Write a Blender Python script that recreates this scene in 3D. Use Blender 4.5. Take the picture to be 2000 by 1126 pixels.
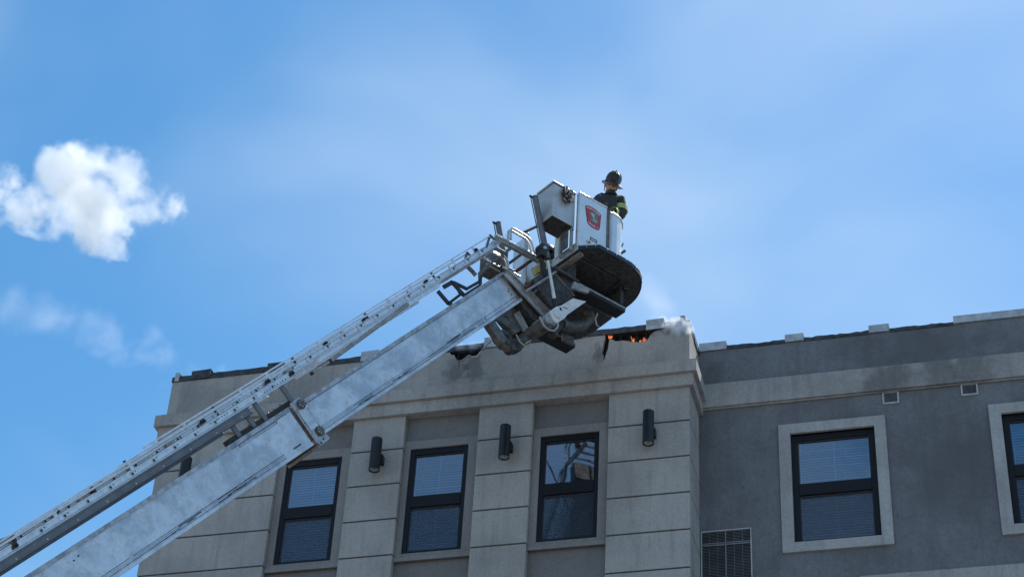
import bpy, bmesh, math, random
import numpy as np
from mathutils import Vector, Matrix
random.seed(7)
SC = bpy.context.scene
COL = SC.collection
for o in list(bpy.data.objects): bpy.data.objects.remove(o)

# ------------------------------------------------------------------ camera, sky, sun, exposure
EYE = 1.6
F_PX = 3889.0                                      # 70 mm equivalent on a 2000 px wide picture
YAW, PITCH, ROLL = map(math.radians, (-16.672, 37.262, 3.621))
_fwd = np.array([math.sin(YAW)*math.cos(PITCH), math.cos(YAW)*math.cos(PITCH), math.sin(PITCH)])
_r0 = np.array([math.cos(YAW), -math.sin(YAW), 0.0]); _u0 = np.cross(_r0, _fwd)
_rt = math.cos(ROLL)*_r0 + math.sin(ROLL)*_u0; _up = -math.sin(ROLL)*_r0 + math.cos(ROLL)*_u0
cam = bpy.data.cameras.new('camera'); cam.sensor_width = 36.0; cam.lens = 36.0*F_PX/2000.0
cam.clip_start = 0.1; cam.clip_end = 20000
camo = bpy.data.objects.new('camera', cam); COL.objects.link(camo)
camo.matrix_world = Matrix(((_rt[0], _up[0], -_fwd[0], 0), (_rt[1], _up[1], -_fwd[1], 0), (_rt[2], _up[2], -_fwd[2], EYE), (0, 0, 0, 1)))
SC.camera = camo

SUN_AZ, SUN_EL = math.radians(28), math.radians(61)   # azimuth clockwise from +Y
SKY_OFF = (0.0, 0.3, 0.0)
W = bpy.data.worlds.new('World'); SC.world = W; W.use_nodes = True
nt = W.node_tree; nt.nodes.clear()
wo = nt.nodes.new('ShaderNodeOutputWorld'); bg = nt.nodes.new('ShaderNodeBackground')
sky = nt.nodes.new('ShaderNodeTexSky'); sky.sky_type = 'NISHITA'; sky.sun_disc = False
sky.sun_elevation = SUN_EL; sky.sun_rotation = SUN_AZ; sky.altitude = 50
sky.air_density = 1.0; sky.dust_density = 0.35; sky.ozone_density = 3.0
bg.inputs['Strength'].default_value = 0.15
# thin high veil over the whole sky, denser in streaks
tc = nt.nodes.new('ShaderNodeTexCoord'); mp = nt.nodes.new('ShaderNodeMapping')
mp.inputs['Scale'].default_value = (2.2, 3.0, 2.6); mp.inputs['Rotation'].default_value = (0.3, 0.5, 0.6); mp.inputs['Location'].default_value = SKY_OFF
nz = nt.nodes.new('ShaderNodeTexNoise'); nz.inputs['Scale'].default_value = 1.5; nz.inputs['Detail'].default_value = 4; nz.inputs['Roughness'].default_value = 0.45; nz.inputs['Distortion'].default_value = 0.35
rm = nt.nodes.new('ShaderNodeMapRange'); rm.inputs['From Min'].default_value = 0.33; rm.inputs['From Max'].default_value = 0.74; rm.inputs['To Max'].default_value = 0.5; rm.interpolation_type = 'SMOOTHSTEP'
mx = nt.nodes.new('ShaderNodeMix'); mx.data_type = 'RGBA'; mx.inputs['B'].default_value = (3.6, 4.5, 5.6, 1)
nt.links.new(tc.outputs['Generated'], mp.inputs['Vector']); nt.links.new(mp.outputs['Vector'], nz.inputs['Vector'])
nt.links.new(nz.outputs['Fac'], rm.inputs['Value']); nt.links.new(rm.outputs['Result'], mx.inputs['Factor'])
hs = nt.nodes.new('ShaderNodeHueSaturation'); hs.inputs['Saturation'].default_value = 1.25; hs.inputs['Hue'].default_value = 0.4885; hs.inputs['Value'].default_value = 0.93
nt.links.new(sky.outputs['Color'], hs.inputs['Color']); nt.links.new(hs.outputs['Color'], mx.inputs['A']); nt.links.new(mx.outputs['Result'], bg.inputs['Color'])
nt.links.new(bg.outputs['Background'], wo.inputs['Surface'])
sl = bpy.data.lights.new('sun', 'SUN'); sl.energy = 5.0; sl.angle = math.radians(0.53); sl.color = (1.0, 0.955, 0.88)
so = bpy.data.objects.new('sun', sl); COL.objects.link(so)
_sd = Vector((math.sin(SUN_AZ)*math.cos(SUN_EL), math.cos(SUN_AZ)*math.cos(SUN_EL), math.sin(SUN_EL)))
so.rotation_euler = _sd.to_track_quat('Z', 'Y').to_euler(); so.location = (30, 30, 60)
vs = SC.view_settings; vs.view_transform = 'Standard'; vs.look = 'None'; vs.exposure = 0.36; vs.gamma = 1.0; vs.use_curve_mapping = False
SC.cycles.use_denoising = True; SC.cycles.volume_bounces = 8; SC.cycles.max_bounces = 12; SC.cycles.transparent_max_bounces = 24
SC.cycles.volume_step_rate = 0.18; SC.cycles.volume_max_steps = 256

# ------------------------------------------------------------------ materials
def newmat(name):
    m = bpy.data.materials.new(name); m.use_nodes = True
    return m, m.node_tree.nodes, m.node_tree.links, m.node_tree.nodes['Principled BSDF']
def N(nodes, t, **kw):
    n = nodes.new(t)
    for k, v in kw.items():
        if k in n.inputs.keys(): n.inputs[k].default_value = v
        else: setattr(n, k, v)
    return n
def c4(c): return (c[0], c[1], c[2], 1.0)
def pos_noise(nodes, links, scale, detail=4, rough=.55, stretch=(1, 1, 1), dist=0.0):
    g = N(nodes, 'ShaderNodeNewGeometry'); mp = N(nodes, 'ShaderNodeMapping'); mp.inputs['Scale'].default_value = stretch
    nz = N(nodes, 'ShaderNodeTexNoise'); nz.inputs['Scale'].default_value = scale; nz.inputs['Detail'].default_value = detail; nz.inputs['Roughness'].default_value = rough; nz.inputs['Distortion'].default_value = dist
    links.new(g.outputs['Position'], mp.inputs['Vector']); links.new(mp.outputs['Vector'], nz.inputs['Vector'])
    return nz.outputs['Fac']
def ramp(nodes, links, fac, lo, hi, tmin=0., tmax=1.):
    r = N(nodes, 'ShaderNodeMapRange'); r.interpolation_type = 'SMOOTHSTEP'
    r.inputs['From Min'].default_value = lo; r.inputs['From Max'].default_value = hi; r.inputs['To Min'].default_value = tmin; r.inputs['To Max'].default_value = tmax
    links.new(fac, r.inputs['Value']); return r.outputs['Result']
def mixc(nodes, links, fac, A, B, blend='MIX'):
    x = N(nodes, 'ShaderNodeMix'); x.data_type = 'RGBA'; x.blend_type = blend
    for v, k in ((A, 'A'), (B, 'B')):
        if isinstance(v, tuple): x.inputs[k].default_value = c4(v)
        else: links.new(v, x.inputs[k])
    if isinstance(fac, float): x.inputs['Factor'].default_value = fac
    else: links.new(fac, x.inputs['Factor'])
    return x.outputs['Result']
def bump(nodes, links, bsdf, fac, strength, dist):
    b = N(nodes, 'ShaderNodeBump'); b.inputs['Strength'].default_value = strength; b.inputs['Distance'].default_value = dist
    links.new(fac, b.inputs['Height']); links.new(b.outputs['Normal'], bsdf.inputs['Normal'])
def plain(name, col, rough=.5, metal=0., var=.15, scale=6., spec=.5, stretch=(1, 1, 1)):
    m, n, l, p = newmat(name)
    f = pos_noise(n, l, scale, 5, .6, stretch)
    k = ramp(n, l, f, .3, .7)
    lo = tuple(max(0, c*(1-var)) for c in col); hi = tuple(min(1, c*(1+var)) for c in col)
    l.new(mixc(n, l, k, lo, hi), p.inputs['Base Color'])
    r2 = ramp(n, l, f, .3, .7, rough*.85, min(1, rough*1.15)); l.new(r2, p.inputs['Roughness'])
    p.inputs['Metallic'].default_value = metal; p.inputs['Specular IOR Level'].default_value = spec
    return m
def sphere_mask(n, l, c, r, squash=(1, 1, 1), wob=.25, wscale=5.):
    """1 inside an uneven blob round c (a soot or damp patch)"""
    g = N(n, 'ShaderNodeNewGeometry')
    s = N(n, 'ShaderNodeVectorMath'); s.operation = 'SUBTRACT'; s.inputs[1].default_value = c; l.new(g.outputs['Position'], s.inputs[0])
    d = N(n, 'ShaderNodeVectorMath'); d.operation = 'MULTIPLY'; d.inputs[1].default_value = squash; l.new(s.outputs[0], d.inputs[0])
    ln = N(n, 'ShaderNodeVectorMath'); ln.operation = 'LENGTH'; l.new(d.outputs[0], ln.inputs[0])
    nz = pos_noise(n, l, wscale, 5, .6)
    a = N(n, 'ShaderNodeMath'); a.operation = 'MULTIPLY_ADD'; a.inputs[1].default_value = -2*wob; l.new(nz, a.inputs[0]); l.new(ln.outputs['Value'], a.inputs[2])
    return ramp(n, l, a.outputs[0], r-wob, r*.25-wob)
def mul(n, l, f, k):
    x = N(n, 'ShaderNodeMath'); x.operation = 'MULTIPLY'; x.inputs[1].default_value = k; l.new(f, x.inputs[0]); return x.outputs[0]
def stucco(name, col, dirt, big=.9, streak=.5, soot=(), damp=()):
    m, n, l, p = newmat(name)
    f1 = pos_noise(n, l, big, 6, .6); f2 = pos_noise(n, l, 5.5, 6, .66, (1, 1, .10)); f3 = pos_noise(n, l, 85, 3, .7); f4 = pos_noise(n, l, 9, 5, .65)
    c = mixc(n, l, ramp(n, l, f1, .36, .68), col, dirt)
    c = mixc(n, l, ramp(n, l, f2, .46, .72, 0, streak), c, tuple(x*.62 for x in dirt))
    f5 = pos_noise(n, l, 26, 4, .75)
    c = mixc(n, l, ramp(n, l, f4, .5, .78, 0, .42), c, tuple(x*.66 for x in dirt))
    c = mixc(n, l, ramp(n, l, f5, .35, .7, 0, .34), c, tuple(x*.62 for x in dirt)); c = mixc(n, l, ramp(n, l, f5, .5, .25, 0, .25), c, tuple(min(.5, x*1.18) for x in col))
    for s in damp: c = mixc(n, l, mul(n, l, sphere_mask(n, l, *s), .55), c, tuple(x*.62 for x in dirt))
    for s in soot: c = mixc(n, l, mul(n, l, sphere_mask(n, l, *s), .55), c, (.045, .043, .043))
    c = mixc(n, l, ramp(n, l, f3, .3, .75, 0, .22), c, tuple(x*.7 for x in col))
    l.new(c, p.inputs['Base Color']); p.inputs['Roughness'].default_value = .92; p.inputs['Specular IOR Level'].default_value = .2
    bump(n, l, p, f3, .5, .004)
    return m
M = {}
WARM = (.435, .42, .40); WARMD = (.325, .315, .305)
M['bay'] = stucco('stucco_light', WARM, WARMD)
M['parapet'] = stucco('stucco_parapet', (.42, .405, .385), (.285, .277, .268), soot=(
    ((-8.02, 24, 19.18), .26, (1, 1, .8), .22, 6.), ((-7.72, 24, 19.2), .24, (1, 1, .62), .22, 6.), ((-5.1, 24, 19.52), .2, (.5, 1, 1), .2, 5.), ((-4.6, 24, 19.56), .2, (.6, 1, 1), .2, 5.), ((-5.75, 24, 19.2), .12, (1, 1, .5), .15, 7.),
    ((-11.8, 24, 19.62), .11, (.18, 1, 1), .16, 6.)))
M['band'] = stucco('stucco_band', (.43, .415, .395), (.31, .30, .29), streak=.6)
M['recess'] = stucco('stucco_dark_panel', (.225, .22, .22), (.175, .17, .172), streak=.2)
M['surround'] = stucco('stucco_window_frame', (.29, .281, .275), (.22, .213, .21), streak=.3)
M['right'] = stucco('stucco_blue_grey', (.205, .215, .232), (.138, .139, .15), big=.75, streak=.35, damp=(
    ((-.9, 24.79, 19.28), .8, (.55, 1, 1.4), .3, 3.), ((-.5, 24.79, 16.9), .9, (.7, 1, .9), .35, 2.5), ((-4.15, 24.79, 19.1), .3, (1.3, 1, .7), .2, 4.)))
M['right_band'] = stucco('stucco_band_grey', (.41, .40, .39), (.295, .287, .282), streak=.6, soot=(
    ((-1.5, 24.72, 18.7), .44, (.8, 1, .9), .30, 4.), ((-.30, 24.72, 18.75), .42, (1.0, 1, .8), .26, 4.), ((-.75, 24.72, 18.75), .40, (1.0, 1, .8), .26, 4.)))
M['trim'] = stucco('stucco_pale_trim', (.45, .445, .44), (.335, .33, .33), streak=.5)
M['joint'] = plain('joint_dark_mortar', (.06, .059, .058), .95)  # even dark mortar tone of the pilaster cores between the panels
M['char'] = plain('charred_wood', (.016, .015, .015), .9, var=.6, scale=25)
M['soot_metal'] = plain('sooty_metal_edge', (.05, .052, .058), .6, .3, var=.5, scale=12)
M['coping'] = plain('galvanised_coping', (.42, .43, .44), .5, .35, var=.22, scale=7)
M['frame_black'] = plain('black_window_frame', (.009, .009, .012), .55, var=.2, spec=.25)
M['bead'] = plain('sash_bead_grey', (.05, .052, .06), .5)
M['blind'] = plain('blind_slat', (.78, .79, .80), .6, var=.05)
M['blind_grey'] = plain('blind_slat_grey', (.42, .43, .44), .6, var=.05); M['blind_dim'] = plain('blind_slat_dimmed', (.12, .12, .125), .6, var=.1)  # dim slats: faintness behind the reflecting third bay window put into their colour
M['blind'] = plain('blind_slat_white', (.62, .63, .65), .6, var=.05)
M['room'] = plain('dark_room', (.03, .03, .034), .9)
M['louver'] = plain('louver_aluminium', (.20, .20, .205), .5, .3, var=.15)
M['vent_white'] = plain('vent_frame_white', (.42, .42, .43), .6)
M['lamp_black'] = plain('lamp_black_metal', (.012, .012, .014), .42, .2, var=.25)
M['lamp_lens'] = plain('lamp_reflector', (.45, .44, .42), .25, .6, var=.3, scale=30)
M['roof'] = plain('roof_membrane', (.12, .12, .125), .9, var=.3)
M['ground'] = plain('asphalt_and_concrete', (.17, .165, .155), .9, var=.35, scale=.4)

def boommat():
    m, n, l, p = newmat('swirled_aluminium')
    f1 = pos_noise(n, l, 2.6, 6, .62, dist=.6); f2 = pos_noise(n, l, 11, 4, .6, dist=1.2); f3 = pos_noise(n, l, 1.1, 5, .6)
    c = mixc(n, l, ramp(n, l, f1, .34, .66), (.42, .455, .495), (.66, .685, .715))
    c = mixc(n, l, ramp(n, l, f2, .45, .75, 0, .45), c, (.34, .375, .42))
    c = mixc(n, l, ramp(n, l, f3, .52, .74, 0, .5), c, (.46, .43, .42))
    l.new(c, p.inputs['Base Color']); p.inputs['Metallic'].default_value = .55
    l.new(ramp(n, l, f2, .3, .7, .32, .55), p.inputs['Roughness'])
    bump(n, l, p, f2, .12, .01)
    return m
M['boom'] = boommat()
M['boom_edge'] = plain('boom_edge_worn', (.36, .36, .37), .45, .6, var=.35, scale=9)
M['alu'] = plain('ladder_aluminium', (.64, .66, .68), .42, .6, var=.14, scale=14)
M['alu_dark'] = plain('base_rail_grey', (.15, .155, .165), .5, .4, var=.2)
M['tube'] = plain('polished_tube', (.55, .54, .52), .42, .8, var=.12, scale=20)
M['grease'] = plain('greasy_wear_strip', (.06, .062, .07), .4, .3, var=.6, scale=16)
M['rust'] = plain('rusty_edge', (.12, .08, .06), .8, .2, var=.5, scale=25)
M['black'] = plain('black_paint', (.012, .012, .013), .5, var=.4, scale=20)
M['steel'] = plain('grimy_steel', (.13, .127, .12), .55, .4, var=.45, scale=12)
M['steel_lt'] = plain('grey_painted_steel', (.30, .295, .285), .5, .2, var=.3, scale=10)
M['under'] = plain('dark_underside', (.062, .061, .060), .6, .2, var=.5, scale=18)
M['white'] = plain('white_painted_steel', (.62, .63, .64), .4, .0, var=.12, scale=6)
M['panel'] = plain('basket_aluminium', (.68, .70, .71), .34, .5, var=.045, scale=3)
M['box'] = plain('box_aluminium', (.47, .47, .46), .42, .45, var=.14, scale=5)
M['red'] = plain('sign_red', (.42, .035, .05), .5, var=.15, scale=30)
M['red_dark'] = plain('sign_border', (.12, .015, .025), .5)
M['lettering'] = plain('sign_letters', (.62, .60, .58), .6)
M['emblem'] = plain('sign_emblem', (.16, .20, .19), .6, var=.7, scale=70)
M['emblem_pale'] = plain('sign_emblem_pale', (.42, .45, .45), .6, var=.5, scale=80)
M['coat'] = plain('turnout_coat', (.028, .030, .034), .85, var=.4, scale=14)
M['glove'] = plain('work_glove', (.10, .085, .05), .8, var=.4, scale=20)
M['lime'] = plain('lime_trim', (.46, .62, .12), .6, var=.15)
M['silver'] = plain('silver_trim', (.42, .40, .36), .5, var=.15)
M['helmet'] = plain('black_helmet', (.022, .022, .024), .35, var=.3, scale=18)
M['skin'] = plain('skin', (.46, .30, .235), .6, var=.12, scale=20)
M['lips'] = plain('lips', (.26, .11, .09), .6)
M['visor'] = plain('clear_visor_edge', (.75, .77, .8), .12, .3)
M['hose_red'] = plain('red_brown_hose', (.10, .035, .028), .6, var=.3, scale=20)
M['cable'] = plain('pale_cable', (.38, .37, .35), .6, var=.2, scale=20)
M['brown'] = plain('brown_cable_tray', (.035, .030, .027), .7, var=.4)
M['chalk'] = plain('pale_scratch', (.36, .355, .34), .9)
M['rubber'] = plain('tyre_rubber', (.02, .02, .02), .8)
M['truck_red'] = plain('truck_red_paint', (.35, .02, .02), .3)
def glassmat():
    m, n, l, p = newmat('window_glass'); n.remove(p); out = n['Material Output']
    gl = N(n, 'ShaderNodeBsdfGlossy'); gl.inputs['Roughness'].default_value = .03; gl.inputs['Color'].default_value = (.95, .97, 1, 1)
    f = pos_noise(n, l, 1.3, 2); bump(n, l, gl, f, .06, .05)
    tr = N(n, 'ShaderNodeBsdfTransparent'); tr.inputs['Color'].default_value = (.66, .80, .93, 1)
    lw = N(n, 'ShaderNodeLayerWeight'); lw.inputs['Blend'].default_value = .5
    pw = N(n, 'ShaderNodeMath'); pw.operation = 'POWER'; pw.inputs[1].default_value = 4.; l.new(lw.outputs['Facing'], pw.inputs[0])
    ma = N(n, 'ShaderNodeMath'); ma.operation = 'MULTIPLY_ADD'; ma.inputs[1].default_value = .85; ma.inputs[2].default_value = .17; l.new(pw.outputs[0], ma.inputs[0])
    mxs = N(n, 'ShaderNodeMixShader'); l.new(ma.outputs[0], mxs.inputs['Fac']); l.new(tr.outputs[0], mxs.inputs[1]); l.new(gl.outputs[0], mxs.inputs[2])
    l.new(mxs.outputs[0], out.inputs['Surface']); return m
M['glass'] = glassmat()
def screenmat():
    m, n, l, p = newmat('insect_screen'); out = n['Material Output']
    p.inputs['Base Color'].default_value = (.05, .07, .10, 1); p.inputs['Roughness'].default_value = .8
    tr = N(n, 'ShaderNodeBsdfTransparent'); mxs = N(n, 'ShaderNodeMixShader'); mxs.inputs['Fac'].default_value = .30
    l.new(tr.outputs[0], mxs.inputs[1]); l.new(p.outputs[0], mxs.inputs[2]); l.new(mxs.outputs[0], out.inputs['Surface']); return m
M['screen'] = screenmat()
def flamemat():
    m, n, l, p = newmat('flame'); out = n['Material Output']; n.remove(p)
    f = pos_noise(n, l, 28, 3); e = N(n, 'ShaderNodeEmission'); e.inputs['Strength'].default_value = .85
    l.new(mixc(n, l, ramp(n, l, f, .35, .65), (.55, .07, .02), (1.0, .30, .10)), e.inputs['Color'])
    l.new(e.outputs[0], out.inputs['Surface']); return m
M['flame'] = flamemat()

# ------------------------------------------------------------------ object helpers
WL = {}
def root(name, loc, label, cat, group=None, kind=None):
    o = bpy.data.objects.new(name, None); COL.objects.link(o); o.location = loc; o.empty_display_size = .3
    WL[o.name] = Vector(loc); tag(o, label, cat, group, kind); return o
def tag(o, label=None, cat=None, group=None, kind=None):
    if label: o['label'] = label
    if cat: o['category'] = cat
    if group: o['group'] = group
    if kind: o['kind'] = kind
    return o
class MB:
    def __init__(s): s.v = []; s.f = []; s.mi = []; s.cur = 0
    def add(s, vs, fs):
        k = len(s.v); s.v += [tuple(map(float, q)) for q in vs]; s.f += [tuple(i+k for i in q) for q in fs]; s.mi += [s.cur]*len(fs); return s
    def hexa(s, c):      # c: 8 corners, bottom 4 ccw then top 4
        return s.add(c, [(0, 3, 2, 1), (4, 5, 6, 7), (0, 1, 5, 4), (1, 2, 6, 5), (2, 3, 7, 6), (3, 0, 4, 7)])
    def box(s, fr, x, y, z):
        return s.hexa([fr(a, b, c) for c in z for a, b in ((x[0], y[0]), (x[1], y[0]), (x[1], y[1]), (x[0], y[1]))])
    def tube(s, p, q, r, seg=10, r2=None, cap=True):
        return s.path([p, q], [r, r if r2 is None else r2], seg, cap)
    def path(s, pts, r, seg=8, cap=True):
        pts = [Vector(p) for p in pts]; n = len(pts)
        rs = r if isinstance(r, (list, tuple)) else [r]*n
        t0 = (pts[1]-pts[0]).normalized(); ref = Vector((0, 0, 1)) if abs(t0.z) < .9 else Vector((1, 0, 0))
        u = t0.cross(ref).normalized(); vs = []
        for i, p in enumerate(pts):
            t = (pts[min(i+1, n-1)]-pts[max(i-1, 0)]).normalized()
            u = (u-t*u.dot(t)).normalized(); w = t.cross(u)
            for k in range(seg):
                a = 2*math.pi*k/seg; vs.append(p+(u*math.cos(a)+w*math.sin(a))*rs[i])
        fs = [(i*seg+k, i*seg+(k+1) % seg, (i+1)*seg+(k+1) % seg, (i+1)*seg+k) for i in range(n-1) for k in range(seg)]
        if cap: fs += [tuple(range(seg))[::-1], tuple((n-1)*seg+k for k in range(seg))]
        return s.add(vs, fs)
    def prism(s, fr, outline, t0, t1):   # outline in the frame's first two axes, extruded along the third
        n = len(outline); vs = [fr(p[0], p[1], t0) for p in outline]+[fr(p[0], p[1], t1) for p in outline]
        return s.add(vs, [tuple(range(n))[::-1], tuple(range(n, 2*n))]+[(i, (i+1) % n, n+(i+1) % n, n+i) for i in range(n)])
    def lathe(s, fr, prof, seg=20, cap=True):      # prof: (radius, height) pairs round the frame's third axis
        n = len(prof); vs = [fr(r*math.cos(2*math.pi*k/seg), r*math.sin(2*math.pi*k/seg), h) for r, h in prof for k in range(seg)]
        fs = [(i*seg+k, i*seg+(k+1) % seg, (i+1)*seg+(k+1) % seg, (i+1)*seg+k) for i in range(n-1) for k in range(seg)]
        return s.add(vs, fs+([tuple(range(seg))[::-1], tuple((n-1)*seg+k for k in range(seg))] if cap else []))
    def build(s, name, mat, parent=None, bevel=0., smooth=False, loc=None):
        c = np.array(s.v); c = Vector(((c.min(0)+c.max(0))/2)) if loc is None else Vector(loc)
        me = bpy.data.meshes.new(name); me.from_pydata([Vector(q)-c for q in s.v], [], s.f)
        for m in (mat if isinstance(mat, (list, tuple)) else [mat]): me.materials.append(M[m] if isinstance(m, str) else m)
        me.polygons.foreach_set('material_index', s.mi)
        bm = bmesh.new(); bm.from_mesh(me); bmesh.ops.recalc_face_normals(bm, faces=bm.faces); bm.to_mesh(me); bm.free()
        if smooth: me.polygons.foreach_set('use_smooth', [True]*len(me.polygons))
        o = bpy.data.objects.new(name, me); COL.objects.link(o); place(o, c, parent)
        if bevel:
            bv = o.modifiers.new('bevel', 'BEVEL'); bv.width = bevel; bv.segments = 2; bv.limit_method = 'ANGLE'; bv.angle_limit = math.radians(50)
        if smooth:
            try: me.set_sharp_from_angle(angle=math.radians(40))
            except Exception: pass
        return o
def place(o, c, parent):
    o.location = c; WL[o.name] = Vector(c)
    if parent is not None:
        o.parent = parent; o.matrix_parent_inverse = Matrix.Translation(-WL[parent.name])
def again(src, offset, parent, name=None):
    o = src.copy(); COL.objects.link(o); place(o, WL[src.name]+Vector(offset), parent); return o
def world(x, y, z): return Vector((x, y, z))
def xz(Y0):       # frame for outlines drawn on a wall: (x, z, depth into the wall)
    return lambda x, z, d: Vector((x, Y0+d, z))

# pixel -> place on a known plane (distances come from the planes only)
def ray(px, py):
    w = _rt*(px-1000)/F_PX - _up*(py-563)/F_PX + _fwd; return Vector(w)
def on_wall(px, py, Y=24.0):
    r = ray(px, py); k = Y/r.y; return (r.x*k, r.z*k+EYE)
def on_plane(px, py, n, P):
    r = ray(px, py); c = Vector((0, 0, EYE)); return c+r*((P-c).dot(n)/r.dot(n))

# ------------------------------------------------------------------ ground
g = MB().add([(-600, -600, 0), (600, -600, 0), (600, 600, 0), (-600, 600, 0)], [(0, 1, 2, 3)]).build('ground', 'ground'); tag(g, 'grey asphalt street and pavement below', 'ground', kind='structure')

# ------------------------------------------------------------------ the apartment building
XL, XR, YB, YR = -12.785, -4.353, 24.0, 24.79
BLD = root('apartment_building', (-5, 28, 0), 'grey stucco apartment building with burnt parapet and black framed windows', 'building')
def wallbox(name, mat, x, y, z, parent=BLD, bevel=0.): return MB().box(world, x, y, z).build(name, mat, parent, bevel)
# window openings of the bay (x0, x1) and of the right wall
BW = [(-10.645, -9.737), (-8.653, -7.733), (-6.623, -5.717)]; BZ = (16.045, 17.862)
PIL = [(XL, -10.76), (-9.583, -8.75), (-7.577, -6.737), (-5.57, XR)]
RW = [(-2.99, -1.757), (.06, 1.293)]; RZ = (16.088, 17.93)
# bay: dark recessed panels behind the pilasters, with real openings
def holed(name, mat, x, z, holes, y, parent):
    mb = MB(); xs = sorted({x[0], x[1], *[h[0] for h in holes], *[h[1] for h in holes]})
    zs = sorted({z[0], z[1], *[h[2] for h in holes], *[h[3] for h in holes]})
    for i in range(len(xs)-1):
        for j in range(len(zs)-1):
            cx, cz = (xs[i]+xs[i+1])/2, (zs[j]+zs[j+1])/2
            if any(h[0] < cx < h[1] and h[2] < cz < h[3] for h in holes): continue
            mb.box(world, (xs[i], xs[i+1]), y, (zs[j], zs[j+1]))
    return mb.build(name, mat, parent)
holed('bay_wall', 'recess', (XL+.02, XR-.02), (0, 18.55), [(w[0], w[1], *BZ) for w in BW], (YB+.12, YB+.40), BLD)
# pilasters of stacked panels with recessed joints
JZ = [17.845-.6115*i for i in range(29)]
def pilaster(x0, x1, left_end, right_end):
    core = wallbox('pilaster', 'joint', (x0+.012, x1-.012), (YB+.012, (YB+.40 if left_end else YB+.119) if not right_end else YR-.002), (0, 18.434))
    for i in range(len(JZ)+1):
        zt = 18.432 if i == 0 else JZ[i-1]-.0125; zb = JZ[i]+.0125 if i < len(JZ) else .05
        if zb < .05: zb = .05
        if zt-zb < .1: continue
        y1 = YR-.001 if right_end else YB+.115
        bx = MB().box(world, (x0, x1), (YB, y1), (zb, zt)).build('panel', 'bay', core, .006)
    return core
for i, (x0, x1) in enumerate(PIL): pilaster(x0, x1, i == 0, i == 3)
# side and rear of the bay and of the whole block
wallbox('side_wall', 'bay', (XL+.003, XL+.3), (YB+.41, 40), (0, 18.85))
wallbox('rear_wall', 'bay', (XL+.31, 10), (39.7, 39.99), (0, 18.85))
wallbox('roof_deck', 'roof', (XL+.31, 9.9), (YR+.31, 39.69), (18.60, 18.80)); wallbox('roof_deck', 'roof', (XL+.31, XR-.08), (YB+.41, YR+.309), (18.60, 18.80))

# windows
def window(x, z, Y, pale=False, tilt=52, bmat='blind', drop=0.):
    """Y is the face of the frame; frame > pane, meeting rail, blind, screen"""
    w = .075 if not pale else .095; zm = z[0]+(z[1]-z[0])*.488
    mb = MB(); y = (Y, Y+.09)
    mb.box(world, (x[0], x[0]+w), y, z); mb.box(world, (x[1]-w, x[1]), y, z)
    mb.box(world, (x[0]+w, x[1]-w), y, (z[1]-.1, z[1])); mb.box(world, (x[0]+w, x[1]-w), y, (z[0], z[0]+.055))
    f = mb.build('window', 'frame_black', BLD, .004)
    MB().box(world, (x[0]+w, x[1]-w), (Y-.012, Y+.08), (zm-.095, zm+.095)).build('meeting_rail', 'frame_black', f, .004)
    for zz in ((z[0]+.055, zm-.095), (zm+.095, z[1]-.1)):
        MB().box(world, (x[0]+w, x[1]-w), (Y+.045, Y+.051), zz).build('pane', 'glass', f)
        b = .012   # inner sash bead
        m2 = MB()
        for (a0, a1, b0, b1) in ((x[0]+w, x[0]+w+b, *zz), (x[1]-w-b, x[1]-w, *zz), (x[0]+w+b, x[1]-w-b, zz[0], zz[0]+b), (x[0]+w+b, x[1]-w-b, zz[1]-b, zz[1])): m2.box(world, (a0, a1), (Y+.028, Y+.044), (b0, b1))
        m2.build('sash_bead', 'bead', f)
    MB().box(world, (x[0]+w, x[1]-w), (Y+.030, Y+.033), (z[0]+.068, zm-.108)).build('insect_screen', 'screen', f)
    bl = MB(); zz = z[1]-.13; k = 0; sk = random.uniform(-.012, .012)
    while zz > z[0]+.03+drop:
        a = math.radians(tilt+random.uniform(-5, 5)); h = .023; yy = Y+.12
        bl.add([(x[0]+.03, yy-h*math.cos(a), zz-h*math.sin(a)), (x[1]-.03, yy-h*math.cos(a), zz-h*math.sin(a)+sk+random.uniform(-.003, .003)), (x[1]-.03, yy+h*math.cos(a), zz+h*math.sin(a)+sk), (x[0]+.03, yy+h*math.cos(a), zz+h*math.sin(a))], [(0, 1, 2, 3)])
        zz -= .046
    bo_ = bl.build('blind', bmat, f); bo_['kind'] = 'stuff'
    cm = MB()
    for t in (.1, .5, .9):
        xx = x[0]+(x[1]-x[0])*t; cm.box(world, (xx-.003, xx+.003), (Y+.096, Y+.099), (z[0]+.03, z[1]-.1))
    cm.build('blind_cord', 'blind', f)
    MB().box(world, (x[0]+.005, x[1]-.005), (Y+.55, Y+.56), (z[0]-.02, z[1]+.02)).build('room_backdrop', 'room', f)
    return f
for k, w in enumerate(BW):
    window(w, BZ, YB+.10, False, (60, 44, 38)[k], ('blind_grey', 'blind', 'blind_dim')[k], (0., 0., .15)[k])
    x0, x1 = PIL[k][1]+.003, PIL[k+1][0]-.003; z0, z1 = 15.94, 18.0; y = (YB+.075, YB+.118)
    mb = MB(); mb.box(world, (x0, w[0]+.004), y, (z0, z1)); mb.box(world, (w[1]-.004, x1), y, (z0, z1)); mb.box(world, (w[0]+.004, w[1]-.004), y, (BZ[1]-.004, z1)); mb.box(world, (w[0]+.004, w[1]-.004), y, (z0, BZ[0]+.004))
    mb.build('window_surround', 'surround', BLD, .003)
    MB().box(world, (x0, x1), (YB+.045, YB+.074), (z0-.03, z0+.045)).build('window_sill', 'surround', BLD, .004)
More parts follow.
